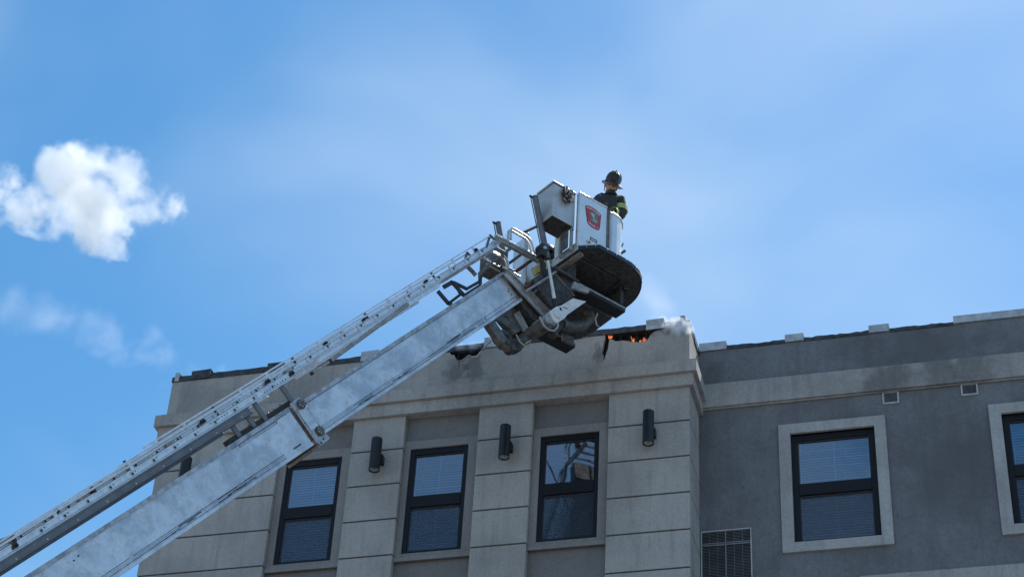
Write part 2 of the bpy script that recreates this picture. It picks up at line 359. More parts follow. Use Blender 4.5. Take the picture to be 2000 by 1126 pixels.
# right wall
holed('recessed_wall', 'right', (XR+.001, 9.9), (0, 19.63), [(w[0], w[1], *RZ) for w in RW], (YR, YR+.30), BLD)
for w in RW:
    window(w, RZ, YR+.03, True, 43)
    x0, x1, z0, z1 = w[0]-.172, w[1]+.165, 15.93, 18.097; y = (YR-.045, YR+.05)
    mb = MB(); mb.box(world, (x0, w[0]), y, (z0, z1)); mb.box(world, (w[1], x1), y, (z0, z1)); mb.box(world, (w[0], w[1]), y, (RZ[1], z1)); mb.box(world, (w[0], w[1]), y, (z0, RZ[0]))
    mb.build('window_surround', 'trim', BLD, .004)
wallbox('wall_band', 'right_band', (XR+.002, 9.9), (YR-.07, YR-.001), (18.525, 18.945), bevel=.006)
wallbox('band_drip', 'right_band', (XR+.002, 9.9), (YR-.035, YR-.002), (18.50, 18.524))
wallbox('wall_band', 'right_band', (-2.1, 9.9), (YR-.06, YR-.001), (15.05, 15.455), bevel=.006)
# bay cornice: stepped band and fascia, returning round both ends
def cornice(name, d, z, mat, yback):
    mb = MB(); mb.box(world, (XL-d, XR+d), (YB-d, YB+.002 if False else YB-.001), z)
    mb.box(world, (XR+.001, XR+d), (YB-.0005, YR-.003), z); mb.box(world, (XL-d, XL-.001), (YB-.0005, yback), z)
    return mb.build(name, mat, BLD, .005)
cornice('cornice_band', .125, (18.635, 18.845), 'band', 39)
cornice('cornice_fascia', .065, (18.425, 18.6345), 'band', 39)
wallbox('cornice_backing', 'band', (XL+.004, XR-.004), (YB+.002, YB+.40), (18.436, 18.84))

# parapet of the bay: stucco skin with burnt notches torn out of it, charred wall behind
def z5(p): return on_wall(1170+p[0]/9.385, 620+p[1]/9.385)
def z6(p): return on_wall(860+p[0]/9.385, 640+p[1]/9.385)
PT = 19.60
h1 = [z6(p) for p in ((150, 330), (158, 420), (200, 490), (255, 497), (285, 560), (325, 600), (340, 690), (335, 770), (352, 690), (345, 625), (420, 600), (480, 545), (540, 490), (565, 525), (600, 520), (660, 500), (700, 470), (722, 430), (790, 420), (850, 345))]
h2 = [z5(p) for p in ((110, 335), (78, 480), (50, 660), (80, 680), (72, 765), (95, 770), (118, 690), (165, 560), (185, 420), (205, 385), (250, 405), (300, 430), (370, 428), (430, 418), (560, 430), (610, 447), (660, 445), (720, 452), (790, 440), (850, 430), (900, 390), (925, 340), (950, 300), (1000, 262), (1050, 240), (1120, 222), (1190, 208))]
top = [(XL, PT)]
def tear(h): return [(h[0][0]-.01, PT)]+h+[(h[-1][0]+.02, PT)]
out = [(XL, 18.842), (XR, 18.842), (XR, PT)]+tear(h2)[::-1]+tear(h1)[::-1]+[(XL, PT)]
PAR = MB().prism(xz(YB), out, 0.0, .07).build('parapet', 'parapet', BLD)
MB().box(world, (XR-.069, XR), (YB+.0705, YR+.6), (18.842, PT)).build('parapet_return', 'parapet', BLD)
MB().box(world, (XL, XL+.069), (YB+.0705, 39), (18.842, PT)).build('parapet_return', 'parapet', BLD)
wallbox('burnt_core', 'char', (XL+.07, XR-.07), (YB+.13, YB+.33), (18.8425, PT-.005))
# ragged studs left standing in the burnt holes
for (x0, x1) in ((-8.25, -7.75), (-5.6, -4.95)):
    for k in range(5):
        xx = x0+(x1-x0)*(k+random.uniform(.2, .8))/5
        MB().box(world, (xx-.018, xx+.018), (YB+.075, YB+.128), (19.1, PT-.006)).build('burnt_stud', 'char', PAR)
# scratch marks in the stucco
for pts in (((650, 625), (690, 585), (740, 555), (800, 532), (870, 522), (930, 530), (990, 560)), ((655, 660), (690, 630), (740, 602)), ((880, 590), (900, 555), (940, 525), (1000, 495), (1070, 478), (1130, 477), (1180, 490), (1215, 518)), ((895, 622), (935, 595), (985, 565)), ((905, 560), (935, 595), (960, 625)), ((1120, 545), (1180, 568))):
    P = [z5(p) for p in pts]; mb = MB()
    for (p, q) in zip(P, P[1:]):
        d = Vector((q[0]-p[0], q[1]-p[1])).normalized()*.0045; nx, nz_ = -d.y, d.x
        mb.add([(p[0]+nx, YB-.002, p[1]+nz_), (q[0]+nx, YB-.002, q[1]+nz_), (q[0]-nx, YB-.002, q[1]-nz_), (p[0]-nx, YB-.002, p[1]-nz_)], [(0, 1, 2, 3)])
    mb.build('scratch_mark', 'chalk', PAR)
# what is left of the coping: charred timber with ragged top, and bent metal pieces
def ragged(name, x0, x1, y, z0, z1, amp, parent, mat='soot_metal', step=.11):
    n = max(2, int((x1-x0)/step)); mb = MB(); xs = [x0+(x1-x0)*i/n for i in range(n+1)]; zs = [z1+random.uniform(-amp, amp) for _ in xs]
    for i in range(n):
        mb.hexa([Vector(p) for p in ((xs[i], y[0], z0), (xs[i+1], y[0], z0), (xs[i+1], y[1], z0), (xs[i], y[1], z0), (xs[i], y[0], zs[i]), (xs[i+1], y[0], zs[i+1]), (xs[i+1], y[1], zs[i+1]), (xs[i], y[1], zs[i]))])
    return mb.build(name, mat, parent)
ragged('charred_edge', XL-.012, XR+.006, (YB-.014, YB+.35), PT-.055, PT+.045, .009, PAR)
rr = ragged('charred_edge', XR-.07, XR+.014, (YB+.352, YB+.40), PT-.05, PT+.05, .01, PAR)
MB().box(world, (XR-.075, XR+.016), (YB+.401, YR+.55), (PT-.07, PT+.045)).build('charred_edge', 'soot_metal', PAR)
def coping(px0, px1, zt, zb, Y, mat='coping', parent=None, tilt=0.):
    x0, x1 = (on_wall(px0, 680, Y)[0], on_wall(px1, 680, Y)[0]) if px0 > 100 else (px0, px1)
    mb = MB()
    mb.hexa([Vector(p) for p in ((x0, Y-.03, zb), (x1, Y-.03, zb+tilt), (x1, Y-.016, zb+tilt), (x0, Y-.016, zb), (x0, Y-.03, zt), (x1, Y-.03, zt+tilt), (x1, Y-.016, zt+tilt), (x0, Y-.016, zt))])
    mb.hexa([Vector(p) for p in ((x0, Y-.03, zt+.0005), (x1, Y-.03, zt+tilt+.0005), (x1, Y+.36, zt+tilt-.004), (x0, Y+.36, zt-.004), (x0, Y-.03, zt+.008), (x1, Y-.03, zt+tilt+.008), (x1, Y+.36, zt+tilt+.006), (x0, Y+.36, zt+.006))])
    return mb.build('coping_piece', mat, parent)
for a, b, zt, zb, mt, tl in ((354, 362, 19.70, 19.55, 'coping', 0), (385, 421, 19.70, 19.545, 'soot_metal', .012), (529, 560, 19.69, 19.56, 'soot_metal', 0), (708, 742, 19.71, 19.54, 'coping', .01), (946, 972, 19.72, 19.54, 'coping', 0), (1108, 1140, 19.69, 19.53, 'coping', .0), (1262, 1297, 19.71, 19.535, 'coping', .01), (1329, 1338, 19.72, 19.60, 'soot_metal', 0)):
    coping(a, b, zt, zb, YB, mt, PAR, tl)
for (x0, x1, zt, zb, mt) in ((XR+.012, -3.915, 19.742, 19.603, 'coping'), (-3.01, -2.725, 19.735, 19.61, 'coping'), (-1.737, -1.431, 19.74, 19.615, 'coping'), (-.474, 9.8, 19.745, 19.622, 'coping')):
    coping(x0, x1, zt, zb, YR, mt, BLD)
for (x0, x1) in ((-3.914, -3.012), (-2.724, -1.739), (-1.43, -.476)):
    ragged('charred_edge', x0, x1, (YR-.014, YR+.33), 19.60, 19.665, .012, BLD, step=.06)
# louvred vents under the band
def vent(x, z, Y, nsl, mframe, mslat, name, div=0):
    w = .022 if not div else .016; mb = MB(); y = (Y-.022, Y+.004)
    mb.box(world, (x[0], x[0]+w), y, z); mb.box(world, (x[1]-w, x[1]), y, z); mb.box(world, (x[0]+w, x[1]-w), y, (z[1]-w, z[1])); mb.box(world, (x[0]+w, x[1]-w), y, (z[0], z[0]+w))
    f = mb.build(name, mframe, BLD)
    MB().box(world, (x[0]+w, x[1]-w), (Y-.003, Y-.001), (z[0]+w, z[1]-w)).build('vent_backing', 'char', f)
    for k in range(nsl):
        zz = z[0]+w+(z[1]-z[0]-2*w)*(k+.5)/nsl; h = (z[1]-z[0]-2*w)/nsl*.30
        MB().add([(x[0]+w, Y-.016, zz-h), (x[1]-w, Y-.016, zz-h), (x[1]-w, Y-.006, zz+h), (x[0]+w, Y-.006, zz+h)], [(0, 1, 2, 3)]).build('slat', mslat, f)
    return f
vent((-1.607, -1.368), (18.30, 18.517), YR, 9, 'vent_white', 'vent_white', 'vent'); vent((-.468, -.225), (18.312, 18.517), YR, 9, 'vent_white', 'vent_white', 'vent')
gx0, gx1 = -4.338, -3.603
G = vent((gx0, gx1), (15.30, 16.405), YR, 44, 'vent_white', 'louver', 'air_conditioner_grille', 1)
mb = MB(); mb.box(world, (-3.985, -3.968), (YR-.026, YR-.0225), (15.32, 16.39)); mb.box(world, (gx0+.016, gx1-.016), (YR-.030, YR-.0265), (16.145, 16.165)); mb.box(world, (gx0+.016, gx1-.016), (YR-.030, YR-.0265), (16.18, 16.192))
for t in (-4.215, -4.095, -3.855, -3.735): mb.box(world, (t-.0022, t+.0022), (YR-.022, YR-.0165), (15.32, 16.39))
mb.build('grille_bar', 'louver', G)

# wall lamps
LAMPG = 'cylinder lamps on the pilasters'
def lamp(x, label):
    zb, zt, r = 17.375, 17.925, .083; yc = YB-.185
    t = root('wall_lamp', (x, YB, zb), label, 'lamp', LAMPG)
    fr = lambda u, v, h: Vector((x+u, yc+v, h))
    MB().lathe(fr, [(r-.012, zb+.03), (r-.012, zb), (r, zb), (r, zt), (r-.012, zt), (r-.012, zt-.02)], 28).build('lamp_body', 'lamp_black', t, smooth=True)
    MB().lathe(fr, [(r-.014, zb+.012), (.05, zb+.028), (.02, zb+.034)], 24).build('lamp_reflector', 'lamp_lens', t, smooth=True)
    MB().lathe(fr, [(.026, zb+.006), (.02, zb+.03)], 14).build('lamp_bulb', 'lamp_lens', t, smooth=True)
    MB().box(world, (x-.03, x+.085), (YB-.11, YB-.001), (17.56, 17.70)).build('wall_bracket', 'lamp_black', t, .006)
    return t
for x, lb in ((-12.2, 'black cylinder wall lamp half hidden behind the silver boom on the end pilaster'), (-9.105, 'black cylinder wall lamp on the narrow pilaster just right of the boom'), (-7.095, 'black cylinder wall lamp on the narrow pilaster below the charred scar'), (-4.93, 'black cylinder wall lamp on the wide corner pilaster beside the recessed wall')): lamp(x, lb)

# ------------------------------------------------------------------ the aerial ladder truck: boom, ladder, basket
TH, EL = math.radians(37.0), math.radians(50.5)
AX = Vector((math.sin(TH), math.cos(TH), 0)); BX = Vector((-math.cos(TH), math.sin(TH), 0)); KX = Vector((0, 0, 1))
BD = AX*math.cos(EL)+KX*math.sin(EL); BN = -AX*math.sin(EL)+KX*math.cos(EL)
OB = Vector((-5.4911, 21.5412, 19.2592))
def bk(a, b, z): return OB+AX*a+BX*b+KX*z                   # basket frame
def bo(s, n, b): return OB+BD*s+BN*n+BX*b                   # boom frame: along, above, across
def bos(s, b, n): return bo(s, n, b)
def px_b(px, py, b=0.5):                                    # pixel on the vertical plane at offset b -> (a, z)
    P = on_plane(px, py, BX, OB+BX*b)-OB; return (P.dot(AX), P.z)
def px_s(px, py, b=0.5):
    P = on_plane(px, py, BX, OB+BX*b)-OB; return (P.dot(BD), P.dot(BN))
def px_z(px, py, z):                                        # pixel on a level plane -> (a, b)
    P = on_plane(px, py, KX, OB+KX*z)-OB; return (P.dot(AX), P.dot(BX))
TB = bo(-21, 0, .78)
TRUCK = root('aerial_ladder_truck', (TB.x, TB.y, 0), 'fire truck aerial with raised silver boom, ladder and white rescue basket', 'fire truck')
# boom sections
S1 = MB().box(bos, (-7.5, -1.09), (.5, 1.06), (-.125, .355)).build('upper_boom', 'boom', TRUCK, .012)
S2 = MB().box(bos, (-21, -5.905), (.465, 1.095), (-.165, .378)).build('lower_boom', 'boom', TRUCK, .012)
def along(name, mat, s, b, n, par, bevel=0.): return MB().box(bos, s, b, n).build(name, mat, par, bevel)
# edge flanges and wear strips
along('top_flange', 'boom_edge', (-5.7, -1.10), (.490, .4995), (.305, .354), S1); along('flange_edge', 'grease', (-5.7, -1.10), (.4895, .4993), (.296, .3005), S1)
along('bottom_flange', 'boom', (-5.7, -1.095), (.478, .4995), (-.138, -.098), S1, .004)
along('top_flange', 'boom_edge', (-21, -5.92), (.453, .4645), (.325, .377), S2)
along('bottom_flange', 'boom', (-21, -5.92), (.443, .4645), (-.178, -.135), S2, .004)
def slot(par, s0, s1, n0, n1, b, t=.0045):                  # outline of a wear pad seated in the flange
    mb = MB(); mb.box(bos, (s0, s1), (b, b+.006), (n1-t, n1)); mb.box(bos, (s0, s1), (b, b+.006), (n0, n0+t)); mb.box(bos, (s0, s0+t), (b, b+.006), (n0+t, n1-t)); mb.box(bos, (s1-t, s1), (b, b+.006), (n0+t, n1-t))
    return mb.build('wear_strip', 'grease', par)
slot(S1, -1.95, -1.14, -.086, -.036, .4935)
def greasy(par, s0, s1, nlist, b, cnt, n0, n1):
    for n in nlist:
        q = s0
        while q < s1:
            L = random.uniform(.5, 1.4); along('grease_line', 'grease', (q, min(s1, q+L)), (b, b+.006), (n+random.uniform(-.002, .002), n+random.uniform(.0025, .006)), par); q += L+random.uniform(0, .06)
    for k in range(cnt):
        q = random.uniform(s0, s1-.5); n = random.uniform(n0, n1); along('grease_smear', 'grease', (q, q+random.uniform(.06, .45)), (b+.0005, b+.006), (n, n+random.uniform(.003, .009)), par)
greasy(S1, -5.6, -2.0, (-.090, -.062, -.038), .4935, 16, -.088, -.045)
greasy(S2, -14.0, -6.4, (-.122, -.098, -.076), .4585, 26, -.12, -.08)
along('grease_line', 'grease', (-7.0, -6.0), (.459, .4645), (.318, .323), S2); slot(S2, -6.9, -6.2, .285, .312, .4585); along('grease_patch', 'grease', (-6.22, -6.08), (.4595, .4645), (-.09, -.072), S2)
along('end_rim', 'rust', (-5.915, -5.895), (.456, 1.104), (-.172, .386), S2)
along('end_mouth', 'under', (-5.8945, -5.885), (.47, 1.09), (-.20, -.127), S2)
# collar plate with rollers where the upper boom slides out
C = MB().prism(bo, [(-5.88, .40), (-5.70, .412), (-5.672, .37), (-5.672, -.10), (-5.655, -.225), (-5.845, -.23), (-5.885, -.165)], .435, .4525).build('collar_plate', 'boom_edge', TRUCK, .006)
along('collar_face', 'boom', (-5.845, -5.70), (.428, .4345), (-.02, .27), C, .02)
MB().box(bos, (-5.87, -5.70), (.4535, 1.12), (-.235, -.18)).build('collar_base', 'steel_lt', C)
for n in (.318, -.075):
    fr = lambda u, v, h, n=n: bo(-5.738+u, n+v, h)
    R_ = MB().lathe(fr, [(.062, .433), (.062, .41), (.054, .40), (.052, .404), (.03, .404), (.02, .398), (.012, .398)], 24).build('roller', 'steel', C, smooth=True)
    for k in range(6):
        a_ = k*math.pi/3; fr2 = lambda u, v, h: bo(-5.738+.04*math.cos(a_)+u, n+.04*math.sin(a_)+v, h)
        MB().lathe(fr2, [(.009, .404), (.009, .398), (.003, .396)], 8).build('bolt', 'boom_edge', R_)
for s, n in ((-5.755, -.182), (-5.82, -.205), (-5.86, .10), (-5.86, -.05), (-5.8, -.12)):
    MB().lathe(lambda u, v, h: bo(s+u, n+v, h), [(.015 if n < -.15 else .008, .4335), (.012 if n < -.15 else .006, .430)], 10).build('bolt', 'black', C)
for s, n, par in ((-1.22, .075, S1), (-1.19, .10, S1), (-1.20, .02, S1), (-9.71, .235, S2), (-9.63, .25, S2)):
    MB().lathe(lambda u, v, h: bo(s+u, n+v, h), [(.011, .499 if par is S1 else .464), (.009, .492 if par is S1 else .457)], 10).build('bolt_hole', 'black', par)
# ladder sections: two rails each, rungs through them
def ladder(name, s0, s1, n0, n1, b0, b1, rn, mat, rung0, rung1):
    L = MB()
    for b in (b0, b1-.035): L.box(bos, (s0, s1), (b, b+.035), (n0, n1))
    L = L.build(name, mat, TRUCK, .006)
    f = MB()
    for b, sg in ((b0, -1), (b1, 1)):
        for n in (n0, n1-.014): f.box(bos, (s0, s1), tuple(sorted((b+sg*.0005, b+sg*.014))), (n, n+.014))
    f.build('rail_flange', mat, L)
    if rn:
        s = rung0; src = None
        while s < rung1:
            if src is None:
                src = MB(); src.tube(bo(s, rn, b0+.001), bo(s, rn, b1-.001), .019, 12)
                src = src.build('rung', 'tube', L); off0 = s
                end = MB().lathe(lambda u, v, h: bo(s+u, rn+v, h), [(.024, b0-.0005), (.024, b0-.005), (.017, b0-.006), (.016, b0-.002)], 14).build('rung_end', 'tube', L)
                hole = MB().lathe(lambda u, v, h: bo(s+u, rn+v, h), [(.0155, b0-.003), (.0155, b0-.0065)], 12).build('rung_hole', 'black', L)
                rvt = MB().lathe(lambda u, v, h: bo(s+.055+u, rn+.012+v, h), [(.008, b0-.0005), (.007, b0-.004)], 8).build('rivet', 'black', L)
            else:
                for q in (src, end, hole): again(q, BD*(s-off0), L)
                if random.random() < .75: again(rvt, BD*(s-off0), L)
            s += .3555
    return L
LB = ladder('base_ladder', -21, -6.45, .548, .640, .455, 1.105, 0, 'alu_dark', 0, 0)
LM = ladder('middle_ladder', -16.2, -5.54, .645, .735, .482, 1.078, .690, 'alu', -15.87, -5.6)
LF = ladder('fly_ladder', -12.0, -.80, .703, .790, .515, 1.045, .755, 'alu', -11.83, -.9)
for k in range(9): MB().lathe(lambda u, v, h: bo(-10.3+.46*k+u, .575+v, h), [(.012, .4545), (.009, .449)], 8).build('bolt', 'tube', LB)
mb = MB(); mb.box(bos, (-14, -6.45), (.4395, .4544), (.540, .5475)); mb.build('rail_edge', 'black', LB)
# lower beam of the fly ladder
along('lower_beam', 'alu', (-5.0, -2.3), (.522, .556), (.640, .7025), LF, .004); along('lower_beam', 'alu', (-5.0, -2.3), (1.004, 1.038), (.640, .7025), LF, .004); along('lower_beam', 'steel_lt', (-2.2, -.95), (.53, .556), (.665, .7025), LF, .004)
# hand rails over the ladder on small posts
def rail(s0, s1, n, b, r, par, mat='alu'): return MB().tube(bo(s0, n, b), bo(s1, n, b), r, 8).build('hand_rail', mat, par)
for b in (.50, 1.06): rail(-8.5, -1.9, .832, b, .016, LF); rail(-8.06, -.86, .875, b, .011, LF)
for b in (.47, 1.09): rail(-14.0, -8.0, .782, b, .017, LM); rail(-14.0, -6.5, .818, b, .012, LM)
along('hand_rail_strip', 'alu', (-8.0, -4.4), (.505, .515), (.80, .825), LF)
for k in range(15):
    s = -8.4+.505*k
    for b in (.498, 1.05): MB().box(bos, (s, s+.035), (b, b+.012), (.785, .868)).build('rail_post', 'alu' if k % 3 else 'black', LF)
for k in range(9):
    s = -13.2+.6*k
    MB().box(bos, (s, s+.05), (.466, .480), (.73, .815)).build('rail_post', 'black' if k % 2 else 'alu', LM)
def clamp(s, n, par, h=.09, b=.468):
    mb = MB(); mb.box(bos, (s-.03, s+.03), (b, b+.02), (n, n+h*.45)); mb.box(bos, (s-.015, s+.05), (b-.004, b+.018), (n+h*.45+.001, n+h)); mb.tube(bo(s+.03, n+h*.3, b-.02), bo(s+.03, n+h*.3, b-.001), .014, 10)
    return mb.build('clamp', 'black', par)
for s in (-9.55, -7.15, -5.95): clamp(s, .75, LM, .05)
for s in (-4.75, -3.93, -2.53, -1.3): clamp(s, .785, LF, .05, .496)
for s in (-10.22, -5.55): clamp(s, .675, LM, .06, .464)
for s, c_ in ((-7.78, 'steel_lt'), (-5.6, 'steel_lt'), (-9.2, 'steel_lt')): along('splice_plate', c_, (s, s+.14), (.4785, .4815), (.742, .778), LM)
for k in range(9): MB().lathe(lambda u, v, h: bo(-5.62+.05*k-.45+u, .685+v, h), [(.009, .4815), (.007, .4765)], 8).build('bolt', 'black', LM)
for k in range(7): MB().lathe(lambda u, v, h: bo(-7.05+.05*k+u, .705+v, h), [(.007, .4815), (.006, .4770)], 8).build('bolt', 'black', LM)
along('rail_dark_line', 'steel', (-16, -5.55), (.4795, .4815), (.736, .741), LM); along('rail_dark_line', 'steel', (-16, -5.55), (.4665, .468), (.6595, .663), LM); along('rail_dark_line', 'steel', (-5.5, -.85), (.4995, .5005), (.7175, .7205), LF); along('rail_dark_line', 'steel', (-11, -.85), (.4995, .5005), (.7745, .777), LF)  # thin dark steel strips laid along the rails to draw contrast lines
# seams in the fly ladder rail
for k in range(22):
    s = -8.0+.355*k; along('rail_seam', 'steel', (s, s+.006), (.5125, .5148), (.72, .776), LF)
# number plate digit on the middle ladder
mb = MB(); mb.box(bos, (-7.52, -7.505), (.509, .5145), (.735, .785)); mb.box(bos, (-7.545, -7.521), (.509, .5145), (.772, .785)); mb.build('number_one', 'black', LF)
# telescoping brace tube under the ladder
p0, p1, p2 = bo(-5.25, .572, .49), bo(-4.86, .580, .49), bo(-3.05, .668, .52)
MB().tube(p0, p1, .020, 12).build('brace_tube', 'steel_lt', LF, smooth=True); MB().tube(p1-BD*.02, p2, .027, 12).build('brace_tube', 'steel_lt', LF, smooth=True)
MB().tube(p0-BD*.004, p0+BD*.03, .0225, 12).build('tube_end', 'black', LF, smooth=True); MB().tube(p1-BD*.025, p1+BD*.015, .030, 12).build('tube_end', 'black', LF, smooth=True)
along('brace_clamp', 'tube', (-4.35, -4.18), (.485, .52), (.60, .645), LF, .006)
# posts carrying the base ladder, and the cable tray on the boom
for s in (-5.76, -6.28, -6.49, -6.77):
    n0 = .47 if s > -6 else .40
    for b in (.50,): MB().box(bos, (s-.032, s+.032), (b, b+.03), (n0-.09, .645 if s > -6.4 else .5475)).build('ladder_post', 'alu_dark', S2)
along('cable_tray', 'brown', (-6.95, -5.79), (.52, .62), (.379, .445), S2); along('bracket_foot', 'brown', (-6.9, -5.8), (.5, .519), (.379, .40), S2)
for k in range(6): MB().lathe(lambda u, v, h: bo(-6.5+.12*k+u, h, .57+v), [(.016, .4455), (.012, .462), (.004, .47)], 8).build('bolt', 'steel', S2)
# black stay frame between the ladder tip and the upper boom
def bar(pts, w, b, mat, par, name='stay_bar', d=.03, base=.5):
    mb = MB(); P = [px_s(*p, base) for p in pts]
    for p, q in zip(P, P[1:]):
        p_, q_ = Vector(p), Vector(q); t = (q_-p_).normalized()*w; nn = Vector((-t.y, t.x)); p_ = p_-t*.5; q_ = q_+t*.5
        mb.prism(bo, [p_+nn, q_+nn, q_-nn, p_-nn], b, b+d)
    return mb.build(name, mat, par)
for b in (.60,):
    bar(((866, 562), (885, 584), (891, 586)), .026, b, 'black', LF); bar(((886, 585), (910, 567), (903, 553)), .02, b+.002, 'black', LF)
    bar(((878, 552), (892, 544), (898, 546)), .03, b+.004, 'black', LF); bar(((896, 546), (914, 566), (919, 572)), .026, b+.006, 'black', LF)
    bar(((898, 544), (922, 556), (947, 542), (950, 532)), .02, b+.008, 'black', LF); bar(((918, 568), (948, 549)), .018, b+.010, 'black', LF)
    bar(((948, 525), (949, 545)), .022, b+.012, 'steel', LF); bar(((925, 513), (934, 522), (939, 528)), .028, b+.014, 'steel', LF)
MB().path([bo(-14.2, .90, .70), bo(-11.3, .90, .70), bo(-10.5, .885, .70), bo(-10.0, .80, .70), bo(-9.9, .72, .70)], .035, 8).build('black_hose', 'black', LM, smooth=True)

# ---- ladder tip, gangway and hand loops
along('tip_shoe', 'steel_lt', (-.86, -.72), (.505, .55), (.705, .80), LF, .006); along('tip_shoe', 'steel_lt', (-.86, -.72), (1.01, 1.055), (.705, .80), LF, .006)
for b in (.50, 1.03):
    bar(((951, 481), (958, 459), (968, 468)), .016, b, 'steel', LF, 'tip_bracket', .02)
GW = TRUCK
def abar(name, p, q, w, b, d, mat, par):      # bar in a vertical plane of the basket frame
    p_, q_ = Vector(p), Vector(q); t = (q_-p_).normalized()*w; nn = Vector((-t.y, t.x))
    return MB().prism(lambda u, v, h: bk(u, h, v), [p_+nn, q_+nn, q_-nn, p_-nn], b, b+d).build(name, mat, par)
GANG = MB().box(bk, (-1.10, -.30), (.52, .56), (-.085, .02)).build('gangway', 'steel_lt', TRUCK, .005)
MB().box(bk, (-1.10, -.30), (.505, .5195), (-.03, -.012)).build('gangway_lip', 'tube', GANG); MB().box(bk, (-1.10, -.30), (.505, .5195), (-.083, -.07)).build('gangway_lip', 'steel_lt', GANG)
MB().box(bk, (-1.10, -.30), (1.0, 1.04), (-.085, .02)).build('gangway_beam', 'steel_lt', GANG, .005)
for k in range(4): MB().box(bk, (-1.0+.2*k, -.97+.2*k), (.561, .999), (-.06, -.03)).build('gangway_step', 'steel', GANG)
for a_ in (-.85, -.5): MB().lathe(lambda u, v, h: bk(a_+u, h, -.03+v), [(.014, .519), (.011, .512)], 10).build('bolt', 'black', GANG)
def loop(pts, b, r, par, mat='tube'):
    return MB().path([bk(a_, b, z) for a_, z in pts], r, 10).build('grab_loop', mat, par, smooth=True)
def rounded(pts, rad=.07, k=5):
    P = [Vector(p) for p in pts]; out = [P[0]]
    for i in range(1, len(P)-1):
        u = (P[i-1]-P[i]).normalized()*rad; w = (P[i+1]-P[i]).normalized()*rad
        for j in range(k+1):
            t = j/k; out.append((P[i]+u)*(1-t)**2+P[i]*2*t*(1-t)+(P[i]+w)*t*t)
    return out+[P[-1]]
lp = rounded([px_b(994, 470), px_b(994, 445), px_b(1033, 468), px_b(1040, 496)], .09)
for b in (.46, .52): loop(lp, b, .017, GANG)
lp2 = [(p.x-.02, p.y) for p in lp]
for b in (1.06, 1.12): loop(lp2, b, .017, GANG)
# rungs, pipes and braces in the throat under the gangway
for (p, q, r, b0, mt) in (((955, 489), (975, 500), .017, .56, 'tube'), ((958, 487), (976, 497), .012, .60, 'tube'), ((942, 502), (975, 521), .012, .58, 'tube'), ((944, 500), (960, 510), .012, .66, 'tube'), ((963, 510), (973, 517), .012, .66, 'tube'), ((950, 515), (976, 530), .012, .7, 'tube'), ((1003, 533), (1016, 540), .017, .46, 'tube'), ((982, 521), (991, 526), .016, .48, 'tube'), ((941, 527), (998, 486), .014, .50, 'steel'), ((1003, 531), (1035, 508), .012, .62, 'hose_red'), ((1020, 455), (1052, 440), .022, .80, 'steel')):
    P, Q = px_b(*p, b0), px_b(*q, b0); MB().tube(bk(P[0], b0, P[1]), bk(Q[0], b0, Q[1]), r, 10).build('brace_rod', mt, GANG, smooth=True)
arc = [px_b(*p, .52) for p in ((982, 500), (988, 506), (991, 514), (991, 526))]
for b in (.50, .55): MB().path([bk(p[0], b, p[1]) for p in arc], .013, 8).build('curved_pipe', 'tube', GANG, smooth=True)
MB().box(bk, (-1.02, -.80), (.60, .98), (-.42, -.12)).build('throat_housing', 'steel', GANG, .01)

# ---- the basket
BK = root('basket', bk(.7, .78, 0), None, None); BK.parent = TRUCK; BK.matrix_parent_inverse = Matrix.Translation(-WL[TRUCK.name])
curve = [(.60, -.21), (.723, -.205), (.82, -.196), (.91, -.172), (1.0, -.138), (1.076, -.088), (1.14, -.035), (1.195, .03), (1.245, .10), (1.287, .175), (1.325, .26), (1.35, .34), (1.372, .45), (1.382, .60)]
outl = [(0, 0), (.20, -.21)]+curve+[(1.385, 1.62), (1.34, 1.70), (1.24, 1.745), (.204, 1.745), (0, 1.54)]
fz = lambda u, v, h: bk(u, v, h)
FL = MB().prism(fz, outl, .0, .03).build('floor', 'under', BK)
def rimprism(off0, off1, z0, z1, name, mat, par):
    n = len(outl); mb = MB(); c = Vector((.7, .78)); inn = []; ou = []
    for i in range(n):
        p, q, r = Vector(outl[i-1]), Vector(outl[i]), Vector(outl[(i+1) % n])
        t = ((q-p).normalized()+(r-q).normalized()).normalized(); nn = Vector((t.y, -t.x))
        inn.append(q+nn*off0); ou.append(q+nn*off1)
    for i in range(n):
        j = (i+1) % n
        mb.hexa([fz(*ou[i], z0), fz(*ou[j], z0), fz(*inn[j], z0), fz(*inn[i], z0), fz(*ou[i], z1), fz(*ou[j], z1), fz(*inn[j], z1), fz(*inn[i], z1)])
    return mb.build(name, mat, par)
rimprism(-.001, .016, .0, .062, 'floor_rim', 'black', FL); rimprism(-.014, .02, .063, .078, 'rim_strip', 'tube', FL)
for k, (a_, b_) in enumerate(((.33, -.212), (.5, -.212), (.68, -.21), (.9, -.178), (1.06, -.1), (1.18, .01), (1.27, .13), (1.35, .32), (.06, -.065), (.15, -.16))):
    MB().lathe(lambda u, v, h: bk(a_+u, b_-.03+v*.6, .04+h), [(.007, -.01), (.008, .004), (.004, .010)], 8).build('rim_bolt', 'tube', FL)
